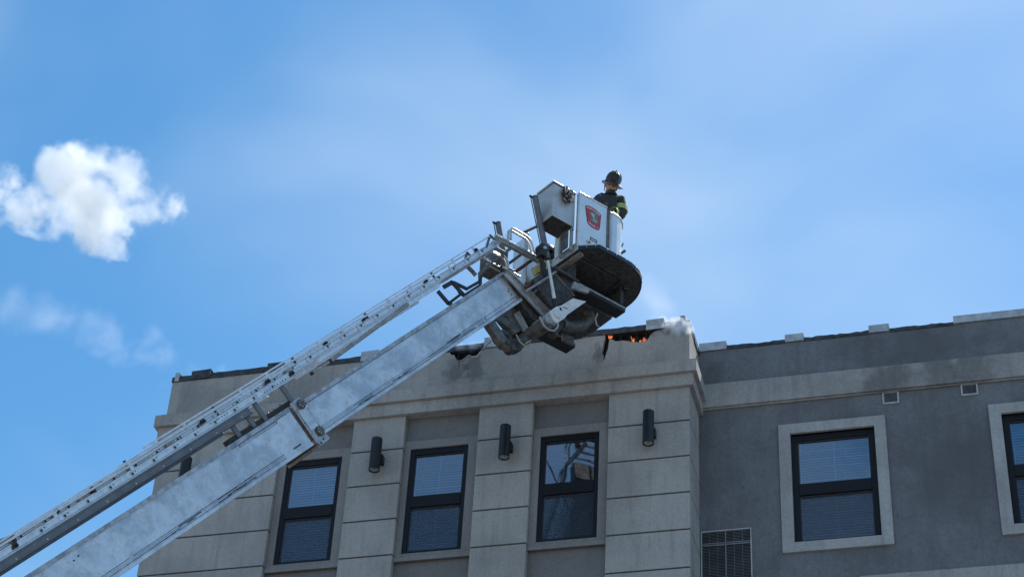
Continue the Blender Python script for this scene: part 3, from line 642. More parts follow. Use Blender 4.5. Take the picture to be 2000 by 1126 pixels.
# stiffeners and pans under the floor
for (x, y, z, mt) in (((.02, .10), (.02, .60), (-.05, -.002), 'steel_lt'), ((.10, .14), (.10, .62), (-.03, -.002), 'steel'), ((.9, .93), (.15, 1.5), (-.03, -.002), 'under'), ((.14, .9), (.06, .09), (-.028, -.003), 'under'), ((1.05, 1.13), (.25, .55), (-.045, -.002), 'black'), ((.30, .34), (.2, .6), (-.02, -.003), 'under')):
    MB().box(bk, x, y, z).build('floor_stiffener', mt, FL)
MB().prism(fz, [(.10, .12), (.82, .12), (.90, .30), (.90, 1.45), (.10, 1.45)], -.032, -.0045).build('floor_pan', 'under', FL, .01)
MB().box(bk, (-.040, -.020), (-.005, .56), (-.012, .135)).build('kick_plate', 'box', FL, .004)
MB().box(bk, (-.012, .001), (.56, 1.54), (.0, .05)).build('kick_plate', 'steel', FL)
for k in range(40):
    a_, b_ = random.uniform(.95, 1.3), random.uniform(.1, .75)
    if (a_-.95)+( .4-b_)*.8 > .35: continue
    MB().box(bk, (a_, a_+.012), (b_, b_+.012), (-.006, -.001)).build('mud_fleck', 'steel_lt', FL)
# wall panels
LOGO = MB().box(bk, (-.028, .495), (.0, .028), (.07, 1.045)).build('wall_panel', 'panel', BK, .008)
MB().box(bk, (-.055, -.030), (-.006, .03), (.05, 1.03)).build('panel_post', 'tube', BK, .006)
MB().box(bk, (-.030, .497), (-.010, .034), (1.046, 1.07)).build('top_rail', 'panel', LOGO, .006)
mb = MB(); mb.box(bk, (.498, .56), (.008, .04), (.06, 1.03)); mb.build('gap_post', 'steel', BK)
MB().box(bk, (.552, .60), (-.012, .03), (.06, 1.02)).build('panel_post', 'box', BK, .012)
wc = [(.602, .0), (.70, .006), (.78, .03), (.86, .085), (.93, .16), (.98, .26), (1.01, .38), (1.02, .5), (1.02, 1.40), (.95, 1.5), (.85, 1.545), (.10, 1.545)]
def sheet(pts, z0, z1, th, name, mat, par):
    mb = MB(); n = len(pts); nn = []
    for i in range(n):
        p, q = Vector(pts[max(0, i-1)]), Vector(pts[min(n-1, i+1)]); t = (q-p).normalized(); nn.append(Vector((-t.y, t.x))*th)
    for i in range(n-1):
        p, q = Vector(pts[i]), Vector(pts[i+1])
        mb.hexa([fz(*p, z0), fz(*q, z0), fz(*(q+nn[i+1]), z0), fz(*(p+nn[i]), z0), fz(*p, z1), fz(*q, z1), fz(*(q+nn[i+1]), z1), fz(*(p+nn[i]), z1)])
    return mb.build(name, mat, par, smooth=True)
FP = sheet(wc, .06, 1.0, .028, 'front_panel', 'panel', BK)
MB().path([bk(p[0], p[1]+.01, 1.02) for p in wc], .024, 8).build('top_rail', 'tube', FP, smooth=True)
MB().box(bk, (-.02, .10), (1.52, 1.55), (.06, 1.0)).build('wall_panel', 'panel', BK, .006)
MB().box(bk, (-.03, .0), (1.20, 1.50), (.06, .98)).build('rear_panel', 'panel', BK, .006); MB().box(bk, (-.06, -.031), (1.16, 1.24), (.05, 1.0)).build('panel_post', 'box', BK, .01)
# emblem of the logo panel: shaped red sign with lettering
def zs(p): return px_b(1130+p[0]/16.08, 390+p[1]/16.08, 0.)
def lg(u, v, h): return bk(u, -h, v)
so_ = [zs(p) for p in ((210, 205), (225, 180), (260, 180), (330, 195), (420, 240), (520, 300), (620, 380), (690, 465), (705, 510), (690, 640), (665, 890), (645, 945), (600, 955), (500, 910), (400, 850), (300, 760), (270, 700), (235, 420))]
sc_ = Vector((sum(p[0] for p in so_)/len(so_), sum(p[1] for p in so_)/len(so_)))
SG = MB().prism(lg, so_, .0005, .004).build('sign', 'red_dark', LOGO)
MB().prism(lg, [sc_+(Vector(p)-sc_)*.93 for p in so_], .0042, .0055).build('sign_face', 'red', SG)
MB().prism(lg, [zs(p) for p in ((340, 400), (400, 360), (450, 400), (500, 380), (560, 430), (620, 450), (610, 560), (560, 600), (610, 690), (590, 780), (520, 760), (480, 700), (440, 750), (370, 690), (360, 620), (400, 560), (370, 480))], .0057, .0068).build('emblem', 'emblem', SG)
MB().prism(lg, [zs(p) for p in ((390, 420), (450, 440), (500, 500), (470, 580), (500, 650), (560, 690), (560, 740), (480, 680), (430, 620), (440, 540), (390, 480))], .007, .0076).build('emblem', 'emblem_pale', SG)
MB().prism(lg, [zs(p) for p in ((410, 570), (450, 560), (450, 600), (420, 600))], .0078, .0083).build('emblem', 'black', SG)
def lettering(text, pos):
    mb = MB()
    for ch, (x, y, rot, size) in zip(text, pos):
        if ch == ' ': continue
        cu = bpy.data.curves.new('t', 'FONT'); cu.body = ch; cu.size = size; cu.align_x = 'CENTER'; cu.align_y = 'CENTER'; cu.resolution_u = 2; cu.offset = .002
        ob = bpy.data.objects.new('t', cu); me = ob.to_mesh()
        c_, s_ = math.cos(rot), math.sin(rot)
        mb.add([lg(x+c_*v.co.x-s_*v.co.y, y+s_*v.co.x+c_*v.co.y, .0063) for v in me.vertices], [tuple(p.vertices) for p in me.polygons])
        ob.to_mesh_clear(); bpy.data.objects.remove(ob); bpy.data.curves.remove(cu)
    return mb.build('lettering', 'lettering', SG)
def along_arc(text, pix, size):
    P = [Vector(zs(p)) for p in pix]; n = len(text); L = [0.]
    for p, q in zip(P, P[1:]): L.append(L[-1]+(q-p).length)
    out = []
    for i in range(n):
        d = L[-1]*i/(n-1); k = max(0, min(len(P)-2, next((m for m in range(len(L)-1) if L[m+1] >= d-1e-9), len(P)-2)))
        p = P[k].lerp(P[k+1], (d-L[k])/(L[k+1]-L[k])); t = P[min(k+2, len(P)-1)]-P[max(k-1, 0)]
        out.append((p.x, p.y, math.atan2(t.y, t.x), size))
    return out
lettering('MIDDLETOWN', along_arc('MIDDLETOWN', ((255, 245), (330, 265), (420, 305), (510, 360), (590, 420), (645, 475)), .037))
lettering('TRUCK 3', along_arc('TRUCK 3', ((320, 725), (400, 795), (490, 850), (600, 895)), .040))
# handles and feet on the logo panel
mb = MB()
for (x0, x1, z0, z1) in ((.20, .315, .295, .303), (.20, .315, .335, .343), (.195, .203, .295, .343), (.315, .322, .295, .343)): mb.box(lg, (x0, x1), (z0, z1), (.0005, .006))
mb.build('handle_recess', 'black', LOGO)
for (x, z) in ((.135, .235), (.255, .135)): MB().path([bk(x, -.006, z), bk(x+.03, -.03, z), bk(x+.06, -.006, z-.002)], .014, 8).build('handle', 'tube', LOGO, smooth=True)
# hooks on the front panel
P = px_z(1213, 483, .30); hk = MB(); pa = px_b(1209, 482, .1); pb = px_b(1215, 481, .1); pc = px_b(1217, 475, .1)
hk.path([bk(pa[0], .1, pa[1]), bk(pb[0], .1, pb[1]), bk(pc[0], .1, pc[1])], .011, 8); hk.build('hook', 'steel', FP)
pa = px_b(1209, 496, .1); pb = px_b(1220, 490, .1); MB().tube(bk(pa[0], .1, pa[1]), bk(pb[0], .1, pb[1]), .024, 10).build('foot_peg', 'black', FP)
mb = MB(); sq = [px_b(*p, .085) for p in ((1201, 466), (1205, 469), (1206, 474), (1202, 478), (1203, 482), (1203, 490), (1202, 497))]
MB().path([bk(.985 if False else p[0], .07, p[1]) for p in sq], .005, 6).build('red_wire', 'hose_red', FP)
# storage box hanging off the rear near corner
BXO = MB().box(bk, (-.478, -.072), (.05, .415), (.412, 1.02)).build('storage_box', 'box', BK, .008)
MB().box(bk, (-.492, -.062), (.036, .428), (1.021, 1.052)).build('box_lid', 'box', BXO, .006); MB().box(bk, (-.481, -.069), (.046, .419), (1.008, 1.0205)).build('lid_seal', 'black', BXO)
MB().box(bk, (-.470, -.080), (.058, .407), (.407, .4115)).build('box_bottom', 'under', BXO)
MB().box(bk, (-.079, -.0715), (.046, .0495), (.35, 1.0)).build('box_hinge', 'tube', BXO)
# tangle of straps on the box
ST = MB()
for k in range(16):
    a0 = -.24+random.uniform(-.07, .07); z = 1.03-random.uniform(0, .06); pts = []
    for j in range(6): pts.append(bk(a0+random.uniform(-.035, .035), .03-random.uniform(.0, .04), z)); z -= random.uniform(.02, .06)
    ST.path(pts, .007+random.random()*.006, 6); ST.mi[-1] = 0
st = ST.build('strap_bundle', 'hose_red', BXO); st['kind'] = 'stuff'
ST = MB()
for k in range(14):
    a0 = -.24+random.uniform(-.07, .07); z = 1.02-random.uniform(0, .12); pts = []
    for j in range(5): pts.append(bk(a0+random.uniform(-.03, .03), .022-random.uniform(.0, .05), z)); z -= random.uniform(.02, .06)
    ST.path(pts, .008, 6)
st = ST.build('strap_bundle', 'cable', BXO); st['kind'] = 'stuff'
ST = MB()
for k in range(10):
    a0 = -.24+random.uniform(-.06, .06); z = .98-random.uniform(0, .14); pts = []
    for j in range(4): pts.append(bk(a0+random.uniform(-.03, .03), .018-random.uniform(.0, .05), z)); z -= random.uniform(.02, .05)
    ST.path(pts, .011, 6)
st = ST.build('strap_bundle', 'black', BXO); st['kind'] = 'stuff'
# frame under the box
for (x, y, z, mt) in (((-.10, -.06), (.07, .11), (.0, .41), 'steel_lt'), ((-.10, -.06), (.30, .34), (.0, .41), 'steel_lt'), ((-.13, -.105), (.12, .28), (.06, .40), 'steel'), ((-.42, -.38), (.33, .37), (.18, .41), 'steel'), ((-.055, -.015), (.41, .50), (.10, .60), 'white')):
    MB().box(bk, x, y, z).build('box_bracket', mt, BXO, .006)
# slanting lift posts with cables
for b, p, q in ((.30, (1045, 386), (1069, 506)), (1.12, (973, 437), (992, 545))):
    P, Q = px_b(*p, b), px_b(*q, b); top_, bot = bk(P[0], b, P[1]), bk(Q[0], b, Q[1])
    po = MB().tube(bot, top_, .045, 14).build('lift_post', 'alu_dark', BK, smooth=True)
    MB().tube(top_-(top_-bot).normalized()*.002, top_+(top_-bot).normalized()*.02, .047, 14).build('post_cap', 'steel', po, smooth=True)
    d = AX*-.085; MB().tube(bot+d, top_+d-KX*.01, .008, 6).build('post_cable', 'black', po); MB().box(lambda u, v, h: top_+AX*u+BX*v+KX*h, (-.10, -.046), (-.012, .012), (-.03, -.008)).build('cable_lug', 'black', po)
# joint block by the post
P = px_b(1058, 486, .27); JB = MB().lathe(lambda u, v, h: bk(P[0]+u, h, P[1]+v), [(.05, .20), (.07, .22), (.07, .33), (.05, .36)], 18).build('joint_block', 'black', BK, smooth=True)
MB().box(bk, (P[0]-.045, P[0]+.04), (.205, .34), (P[1]-.15, P[1]-.04)).build('joint_arm', 'black', JB, .01)
MB().lathe(lambda u, v, h: bk(P[0]+.0+u, h, P[1]-.02+v), [(.03, .199), (.026, .185)], 12).build('joint_lamp', 'lamp_lens', JB, smooth=True)
# levelling cylinder
c0, c1 = px_b(1070, 509, .16), px_b(1083, 585, .16); c2 = px_b(1085, 600, .16)
CYL = MB().tube(bk(c0[0], .16, c0[1]), bk(c1[0], .16, c1[1]), .018, 14, .026).build('levelling_cylinder', 'white', BK, smooth=True)
MB().tube(bk(c1[0], .16, c1[1])+KX*.005, bk(c2[0], .16, c2[1]), .038, 14).build('cylinder_gland', 'black', CYL, smooth=True)
# white knuckle arm
kp = [(1073, 608.5), (1086.6, 598), (1096, 596), (1119.5, 581.8), (1146, 588), (1107.7, 614.7), (1104.6, 619.7), (1088.5, 630.9), (1082.9, 627.7)]
fb = lambda u, v, h: bk(u, h, v)
KN = MB().prism(fb, [px_b(*p, .12) for p in kp], .12, .20).build('knuckle_arm', 'white', BK, .008)
kc = px_b(1088, 613, .12); kr = MB().lathe(lambda u, v, h: bk(kc[0]+u, h, kc[1]+v), [(.066, .1195), (.064, .10), (.04, .095)], 22).build('knuckle_boss', 'white', KN, smooth=True)
for cc, d in (((1095, 603), 'black'), ((1104, 601), 'red')):
    q = px_b(*cc, .12); t = Vector((.05, .012)); n_ = Vector((-.012, .03))*(.75 if d == 'black' else .28); t = t*(.35 if d == 'black' else .9); Q = Vector(q)
    MB().prism(fb, [Q-t-n_, Q+t-n_, Q+t+n_, Q-t+n_], .1175, .1195).build('warning_sticker', d, KN)
# hinge channel across the boom end
hc = [px_b(*p, .44) for p in ((983.6, 534), (994, 527), (1076, 609), (1062, 618))]
HC = MB().prism(fb, hc, .44, .47).build('hinge_channel', 'steel_lt', TRUCK, .004)
h2_ = [px_b(*p, .42) for p in ((994, 528), (997, 529), (1079, 610), (1076, 611))]
MB().prism(fb, h2_, .41, .439).build('channel_lip', 'box', HC); h3 = [px_b(*p, .42) for p in ((985, 535), (987, 534), (1064, 617), (1062, 619))]
MB().prism(fb, h3, .41, .438).build('channel_lip', 'box', HC)
for t in (.18, .27, .36, .45):
    p_ = Vector(hc[1]).lerp(Vector(hc[2]), t)*.75+Vector(hc[0]).lerp(Vector(hc[3]), t)*.25
    MB().lathe(lambda u, v, h: bk(p_.x+u, h, p_.y+v), [(.010, .4395), (.007, .433)], 8).build('bolt', 'black', HC)
MB().prism(fb, [px_b(*p, .50) for p in ((984, 536), (1062, 619), (1070, 640), (1052, 636), (1016, 592))], .50, 1.06).build('hinge_gusset', 'under', HC)
# torque tubes, waterway and forks under the basket
def px_tube(name, pts, b, r, mat, par, seg=12): 
    q = [px_b(*p, b) for p in pts]; return MB().path([bk(u[0], b, u[1]) for u in q], r, seg).build(name, mat, par, smooth=True)
MB().tube(bk(*(lambda p: (p[0], .2, p[1]))(px_b(1066, 632, .2))), bk(*(lambda p: (p[0], .80, p[1]))(px_b(1066, 632, .2))), .095, 18).build('torque_tube', 'steel', HC, smooth=True)
MB().tube(bk(*(lambda p: (p[0], .13, p[1]))(px_b(1072, 622, .13))), bk(*(lambda p: (p[0], .42, p[1]))(px_b(1072, 622, .13))), .075, 18).build('pivot_collar', 'steel_lt', HC, smooth=True)
px_tube('hanger_leg', ((955, 628), (972, 655), (982, 672)), .56, .05, 'steel', HC)
MB().prism(fb, [px_b(*p, .52) for p in ((950, 632), (963, 624), (990, 664), (978, 672))], .50, .60).build('hanger_plate', 'steel', HC, .006)
MB().prism(fb, [px_b(*p, .62) for p in ((966, 622), (1002, 597), (1030, 640), (1005, 652), (996, 640))], .62, .66).build('hinge_plate', 'steel', HC, .004)
MB().prism(fb, [px_b(*p, .58) for p in ((1004, 612), (1015, 606), (1034, 642), (1026, 650))], .58, .615).build('hinge_plate', 'steel_lt', HC, .004)
MB().prism(fb, [px_b(*p, .72) for p in ((1012, 600), (1062, 622), (1074, 645), (1030, 660), (1000, 655))], .72, .9).build('hinge_plate', 'under', HC, .004)
for cc in ((978, 627), (981, 633), (990, 620), (993, 624), (986, 618)):
    q = px_b(*cc, .62); MB().lathe(lambda u, v, h: bk(q[0]+u, h, q[1]+v), [(.012, .6195), (.009, .612)], 8).build('bolt', 'black', HC)
px_tube('waterway', ((972, 652), (978, 668), (990, 677), (1004, 678), (1018, 668), (1040, 652), (1062, 640), (1085, 628)), .60, .075, 'steel', HC, 16)
for p, q in (((983, 664), (988, 671)), ((1003, 672), (1007, 681)), ((996, 673), (1000, 682)), ((976, 656), (980, 662))):
    P, Q = px_b(*p, .60), px_b(*q, .60); MB().lathe(lambda u, v, h: bk((P[0]+Q[0])/2+u, .60+h, (P[1]+Q[1])/2+v), [(.085, -.09), (.095, -.05), (.095, .05), (.085, .09)], 16).build('pipe_flange', 'under', HC, smooth=True)
px_tube('waterway_elbow', ((1098, 632), (1118, 638), (1140, 634), (1152, 620), (1150, 606)), .70, .085, 'steel', HC, 16)
px_tube('waterway_elbow', ((1098, 632), (1085, 640), (1078, 655)), .72, .07, 'under', HC, 14)
for pts, b in ((((1054, 618), (1061, 634), (1072, 644), (1082, 646), (1089, 639), (1090, 632)), .10), (((1008, 653), (1016, 668), (1026, 676), (1034, 674), (1037, 664), (1026, 671)), .50), (((1167, 612), (1163, 622), (1165, 634), (1170, 638)), .45)):
    px_tube('hydraulic_hose', pts, b, .012, 'cable', HC, 8)
px_tube('hydraulic_hose', ((1026, 562), (1040, 548), (1052, 543), (1058, 530), (1056, 505)), .34, .024, 'hose_red', HC, 8); px_tube('hydraulic_hose', ((1044, 549), (1054, 546), (1062, 528), (1060, 500)), .36, .02, 'hose_red', HC, 8); px_tube('hydraulic_hose', ((1052, 500), (1062, 515), (1064, 540)), .3, .03, 'black', HC, 8)
# support frame and forks (0.4 m below the floor)
ZF = -.42
def fork(pa, pb, pc, z, name):   # near-top tip, far-bottom tip, root of the near edge
    A1 = px_z(*pa, z+.05); A2 = px_z(*pb, z); R1 = px_z(*pc, z+.05)
    b0, b1 = min(A1[1], R1[1]), max(A2[1], A1[1]+.18)
    f = MB().box(bk, (R1[0], A1[0]), (b0, b0+.21), (z, z+.05)).build(name, 'black', BK, .004)
    MB().box(bk, (R1[0], A1[0]), (b0-.012, b0-.0005), (z+.045, z+.075)).build('fork_edge', 'steel_lt', f)
    return f
fork((1221.5, 604), (1206, 619), (1130, 556), ZF, 'support_fork'); fork((1119.5, 676), (1104, 687), (1030, 625), ZF, 'support_fork')
q0 = px_z(1085, 520, -.2); 
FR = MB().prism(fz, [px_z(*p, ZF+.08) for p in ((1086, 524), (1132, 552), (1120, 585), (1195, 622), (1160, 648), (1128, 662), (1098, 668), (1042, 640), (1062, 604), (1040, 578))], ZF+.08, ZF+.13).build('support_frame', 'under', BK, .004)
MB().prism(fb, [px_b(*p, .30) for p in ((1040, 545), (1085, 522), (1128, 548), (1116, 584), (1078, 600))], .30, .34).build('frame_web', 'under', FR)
MB().prism(fb, [px_b(*p, .05) for p in ((1118, 562), (1122, 549), (1152, 566), (1150, 572))], .05, .09).build('frame_gusset', 'steel_lt', FR)
MB().prism(fb, [px_b(*p, .9) for p in ((1100, 650), (1121, 658), (1121, 674), (1100, 664))], .9, .94).build('frame_gusset', 'steel', FR)
for a_ in (.1, 1.0): MB().box(bk, (a_, a_+.06), (.25, 1.35), (ZF+.131, -.033)).build('frame_stand', 'under', FR)
px_tube('frame_pipe', ((1028, 568), (1060, 548), (1086, 530)), .26, .02, 'steel_lt', FR); px_tube('frame_pipe', ((1085, 536), (1122, 578)), .12, .014, 'steel', FR)
# ---- turntable and chassis far below the picture
TT = MB().lathe(lambda u, v, h: Vector((TB.x+u, TB.y+v, h)), [(1.2, 1.3), (1.2, 1.7), (.9, 1.75), (.8, 2.6), (.5, 3.1)], 28).build('turntable', 'boom_edge', TRUCK)
CH = MB().box(lambda u, v, h: Vector((TB.x+u, TB.y+v, h)), (-7, 2.5), (-1.25, 1.25), (.75, 1.299)).build('chassis', 'truck_red', TRUCK, .05)
for x in (-5.8, .2, 1.5):
    for y in (-1.2, .85):
        wh = MB().tube(Vector((TB.x+x, TB.y+y, .52)), Vector((TB.x+x, TB.y+y+.35, .52)), .52, 24).build('wheel', 'rubber', CH)

# ------------------------------------------------------------------ firefighters
def skin_body(name, joints, edges, rootj, parent, mats, pick, sub=2):
    names = list(joints); me = bpy.data.meshes.new(name)
    c = Vector(joints[rootj][0]); me.from_pydata([Vector(joints[k][0])-c for k in names], [(names.index(a), names.index(b)) for a, b in edges], [])
    o = bpy.data.objects.new(name, me); COL.objects.link(o); o.location = c
    sk = o.modifiers.new('skin', 'SKIN'); sk.use_smooth_shade = True
    for i, k in enumerate(names):
        r = joints[k][1]; r = r if isinstance(r, tuple) else (r, r); me.skin_vertices[0].data[i].radius = r; me.skin_vertices[0].data[i].use_root = (k == rootj)
    ss = o.modifiers.new('sub', 'SUBSURF'); ss.levels = sub; ss.render_levels = sub
    bpy.context.view_layer.update()
    dg = bpy.context.evaluated_depsgraph_get(); m2 = bpy.data.meshes.new_from_object(o.evaluated_get(dg))
    o.modifiers.clear(); o.data = m2; m2.name = name; bpy.data.meshes.remove(me)
    m2.materials.clear()
    for m in mats: m2.materials.append(M[m])
    for p in m2.polygons: p.material_index = pick(p.center+c); p.use_smooth = True
    place(o, c, parent); return o
def helmet(fr, par, r=.125):
    """fr(right, forward, up): head frame centred on the skull"""
    mb = MB(); seg = 28; prof = [(1.0, -.01), (1.0, .04), (.93, .085), (.78, .125), (.5, .155), (.2, .168), (.02, .17)]
    mb.lathe(lambda u, v, h: fr(u*.95, v*1.18, h), [(r*k, h) for k, h in prof], seg)
    for k in range(8):       # raised seams of the crown
        a = k*math.pi/4+.2; mb.path([fr(r*q*math.cos(a)*.95, r*q*math.sin(a)*1.18, h+.004) for q, h in prof[1:]], .007, 5)
    H = mb.build('helmet', 'helmet', par, smooth=True)
    b2 = MB(); vs = []; 
    for kk, ex, dz in ((0, .0, -.006), (1, 1., -.012), (2, 1.02, -.022), (3, .0, -.02)):
        for k in range(seg):
            a = 2*math.pi*k/seg; back = .5-.5*math.sin(a); w = (.026+.06*back**2+.02*max(0, math.sin(a)))*ex
            vs.append(fr((r+w)*math.cos(a)*.95, (r*1.18+w)*math.sin(a), dz-.03*ex*back))
    fs = [(i*seg+k, i*seg+(k+1) % seg, (i+1)*seg+(k+1) % seg, (i+1)*seg+k) for i in range(3) for k in range(seg)]
    b2.add(vs, fs); b2.build('helmet_brim', 'helmet', H, smooth=True)
    MB().prism(lambda u, v, h: fr(u, r*1.18+.012+h-v*.12, v), [(-.045, .02), (.045, .02), (.055, .09), (.03, .13), (0, .15), (-.03, .13), (-.055, .09)], 0, .008).build('helmet_shield', 'coat', H)
    MB().tube(fr(0, r*1.1, .12), fr(0, r*1.15, .185), .012, 8, .005).build('helmet_finial', 'helmet', H)
    return H
def face(fr, par):
    mb = MB()
    for sx in (-1, 1): mb.lathe(lambda u, v, h: fr(sx*.036+u, .098+h, .0+v*.5), [(.016, -.01), (.012, .004), (.004, .008)], 10)
    mb.build('eyes', 'helmet', par, smooth=True)
    MB().add([fr(-.018, .098, -.055), fr(.018, .098, -.055), fr(0, .135, -.045), fr(-.008, .100, .005), fr(.008, .100, .005)], [(0, 1, 2), (0, 2, 3), (1, 4, 2), (2, 4, 3)]).build('nose', 'skin', par)
    MB().path([fr(-.028, .098, -.082), fr(0, .108, -.08), fr(.028, .098, -.082)], .007, 6).build('mouth', 'lips', par, smooth=True)
    for sx in (-1, 1): MB().lathe(lambda u, v, h: fr(sx*(.088+h), -.01+u*.7, -.02+v), [(.034, -.01), (.03, .008), (.014, .014)], 12).build('ear', 'skin', par, smooth=True)
FF = root('firefighter', bk(.8, .30, .03), 'firefighter in black helmet and dark coat leaning over the basket rail', 'person')
# his own frame: facing the camera side, looking down to his right
FA = Vector((.35, -.93, 0)).normalized(); RA = Vector((FA.y, -FA.x, 0))         # forward, his right-hand side is -RA
fx = bk(.83, .27, .03)
def pp(r, f, u): return fx+RA*r+FA*f+KX*u      # r grows to the right of the picture when he faces us mirrored
# orient r so that +r is picture right
if (RA.dot(Vector(_rt))) < 0: RA = -RA
VW = (fx+KX*1.5-Vector((0, 0, EYE))).normalized()
def fp(px, py, f=0.): return on_plane(px, py, FA, fx+FA*f)     # a point of his figure, f metres in front of his spine
J = {
 'pelvis': (fp(1184, 470, -.06), (.17, .14)), 'waist': (fp(1188, 440, -.02), (.19, .15)), 'chest': (fp(1190, 408, .04), (.25, .18)), 'upper': (fp(1191, 390, .07), (.19, .14)), 'neck': (fp(1193, 379, .10), (.075, .075)), 'head0': (fp(1192.5, 372, .145), (.075, .082)), 'head1': (fp(1194, 363, .15), (.092, .10)), 'head2': (fp(1196, 354, .13), (.075, .08)),
 'shR': (fp(1210, 393, .06), (.118, .118)), 'elR': (fp(1212, 421, .08), (.108, .108)), 'wrR': (fp(1196, 413, .22), (.066, .066)), 'haR': (fp(1187, 413, .26), (.045, .03)),
 'shL': (fp(1169, 392, .06), (.118, .118)), 'elL': (fp(1160, 416, .06), (.10, .10)), 'wrL': (fp(1172, 402, .18), (.064, .064)), 'haL': (fp(1181, 406, .22), (.045, .03)),
 'hipR': (pp(.10, -.05, .86), (.10, .10)), 'knR': (pp(.11, .03, .48), (.075, .075)), 'anR': (pp(.12, -.02, .12), (.06, .06)), 'toR': (pp(.13, .12, .045), (.045, .04)),
 'hipL': (pp(-.10, -.05, .86), (.10, .10)), 'knL': (pp(-.11, .03, .48), (.075, .075)), 'anL': (pp(-.12, -.02, .12), (.06, .06)), 'toL': (pp(-.13, .12, .045), (.045, .04))}
for _k in ('hipR', 'knR', 'anR', 'toR', 'hipL', 'knL', 'anL', 'toL'):     # he stands inside the rail and leans out over it
    J[_k] = (J[_k][0]-AX*.24+BX*.24, J[_k][1])
J['pelvis'] = (J['pelvis'][0]-AX*.10+BX*.10, J['pelvis'][1])
Ed = [('pelvis', 'waist'), ('waist', 'chest'), ('chest', 'upper'), ('upper', 'neck'), ('neck', 'head0'), ('head0', 'head1'), ('head1', 'head2'), ('upper', 'shR'), ('shR', 'elR'), ('elR', 'wrR'), ('wrR', 'haR'), ('upper', 'shL'), ('shL', 'elL'), ('elL', 'wrL'), ('wrL', 'haL'), ('pelvis', 'hipR'), ('hipR', 'knR'), ('knR', 'anR'), ('anR', 'toR'), ('pelvis', 'hipL'), ('hipL', 'knL'), ('knL', 'anL'), ('anL', 'toL')]
# fingers
for sd, w, d in (('R', J['haR'][0], (J['haR'][0]-J['wrR'][0]).normalized()), ('L', J['haL'][0], (J['haL'][0]-J['wrL'][0]).normalized())):
    acr = d.cross(KX).normalized()
    for k in range(4):
        o_ = acr*(.016*(k-1.5))+KX*.004; L = (.05, .058, .054, .042)[k]
        J[f'f{sd}{k}a'] = (w+d*.035+o_, (.012, .012)); J[f'f{sd}{k}b'] = (w+d*(.035+L*.6)+o_-KX*.008, (.010, .010)); J[f'f{sd}{k}c'] = (w+d*(.035+L)+o_-KX*.032, (.009, .009))
        Ed += [(f'ha{sd}', f'f{sd}{k}a'), (f'f{sd}{k}a', f'f{sd}{k}b'), (f'f{sd}{k}b', f'f{sd}{k}c')]
    J[f't{sd}a'] = (w+acr*.035+d*.005, (.013, .013)); J[f't{sd}b'] = (w+acr*.045+d*.035-KX*.01, (.011, .011)); Ed += [(f'ha{sd}', f't{sd}a'), (f't{sd}a', f't{sd}b')]
def pick(c):
    if c.z > J['neck'][0].z+.015 and (c-J['head1'][0]).length < .16: return 1
    for sd in 'RL':
        w = J['wr'+sd][0]; d = (J['ha'+sd][0]-w).normalized()
        t_ = (c-w).dot(d)
        if .015 < t_ < .2 and (c-w-d*t_).length < .058: return 2
    return 0
BODY = skin_body('body', J, Ed, 'pelvis', FF, ('coat', 'skin', 'glove'), pick)
hd = J['head1'][0]; HF = (-VW+KX*.10).normalized(); _R, _U = Vector(_rt), Vector(_up); HT = math.radians(-20)
HR = (_R*math.cos(HT)+_U*math.sin(HT)); HR = (HR-HF*HR.dot(HF)).normalized(); HU = HR.cross(HF).normalized(); HU = HU if HU.z > 0 else -HU
hf = lambda r, f, u: hd+HR*r+HF*f+HU*u
helmet(lambda r, f, u: hd+HR*r+HF*(f-.005)+HU*(u+.055), FF); face(hf, FF)
MB().path([hf(.10, .10, .03), hf(.15, .09, .02), hf(.175, .04, .012)], .012, 6).build('visor', 'visor', FF); MB().path([hf(-.10, .04, -.02), hf(-.075, .06, -.10), hf(0, .07, -.135), hf(.075, .06, -.10), hf(.10, .04, -.02)], .006, 6).build('chin_strap', 'coat', FF)
def band(p, q, t, r, wid, mat, par, name='reflective_band', sq=1.0):
    P, Q = Vector(p), Vector(q); d = (Q-P).normalized(); c = P.lerp(Q, t); ref = KX if abs(d.z) < .9 else FA; u = d.cross(ref).normalized(); w = d.cross(u)
    MB().lathe(lambda x, y, h: c+u*x+w*y*sq+d*h, [(r*.9, -wid/2), (r, -wid/2+.002), (r, wid/2-.002), (r*.9, wid/2)], 20, False).build(name, mat, par, smooth=True)
jr = lambda k: J[k][0]
band(jr('shR'), jr('elR'), .50, .115, .022, 'lime', FF); band(jr('shR'), jr('elR'), .61, .1145, .024, 'silver', FF); band(jr('shR'), jr('elR'), .72, .114, .022, 'lime', FF)
band(jr('elR'), jr('wrR'), .80, .080, .05, 'lime', FF); band(jr('shL'), jr('elL'), .72, .098, .05, 'lime', FF); band(jr('elL'), jr('wrL'), .85, .071, .045, 'glove', FF)
band(jr('waist'), jr('chest'), .05, .215, .06, 'lime', FF, sq=.8)
# raised collar, mask strap and shoulder patch
MB().lathe(lambda u, v, h: jr('neck')+RA*u+FA*(v-.01)+KX*h, [(.12, -.06), (.105, -.03), (.098, -.005), (.085, -.005), (.08, -.05)], 18).build('collar', 'coat', FF, smooth=True)
MB().path([fp(1175, 378, .12), fp(1172, 386, .2), fp(1176, 400, .22)], .02, 6).build('strap', 'coat', FF); MB().path([fp(1170, 384, .17), fp(1174, 381, .19)], .010, 6).build('radio_mic', 'silver', FF)
MB().lathe(lambda u, v, h: fp(1217, 393, .11)+FA*h*.7+RA*u+KX*v, [(.022, -.02), (.02, .012), (.008, .016)], 10).build('shoulder_patch', 'silver', FF)
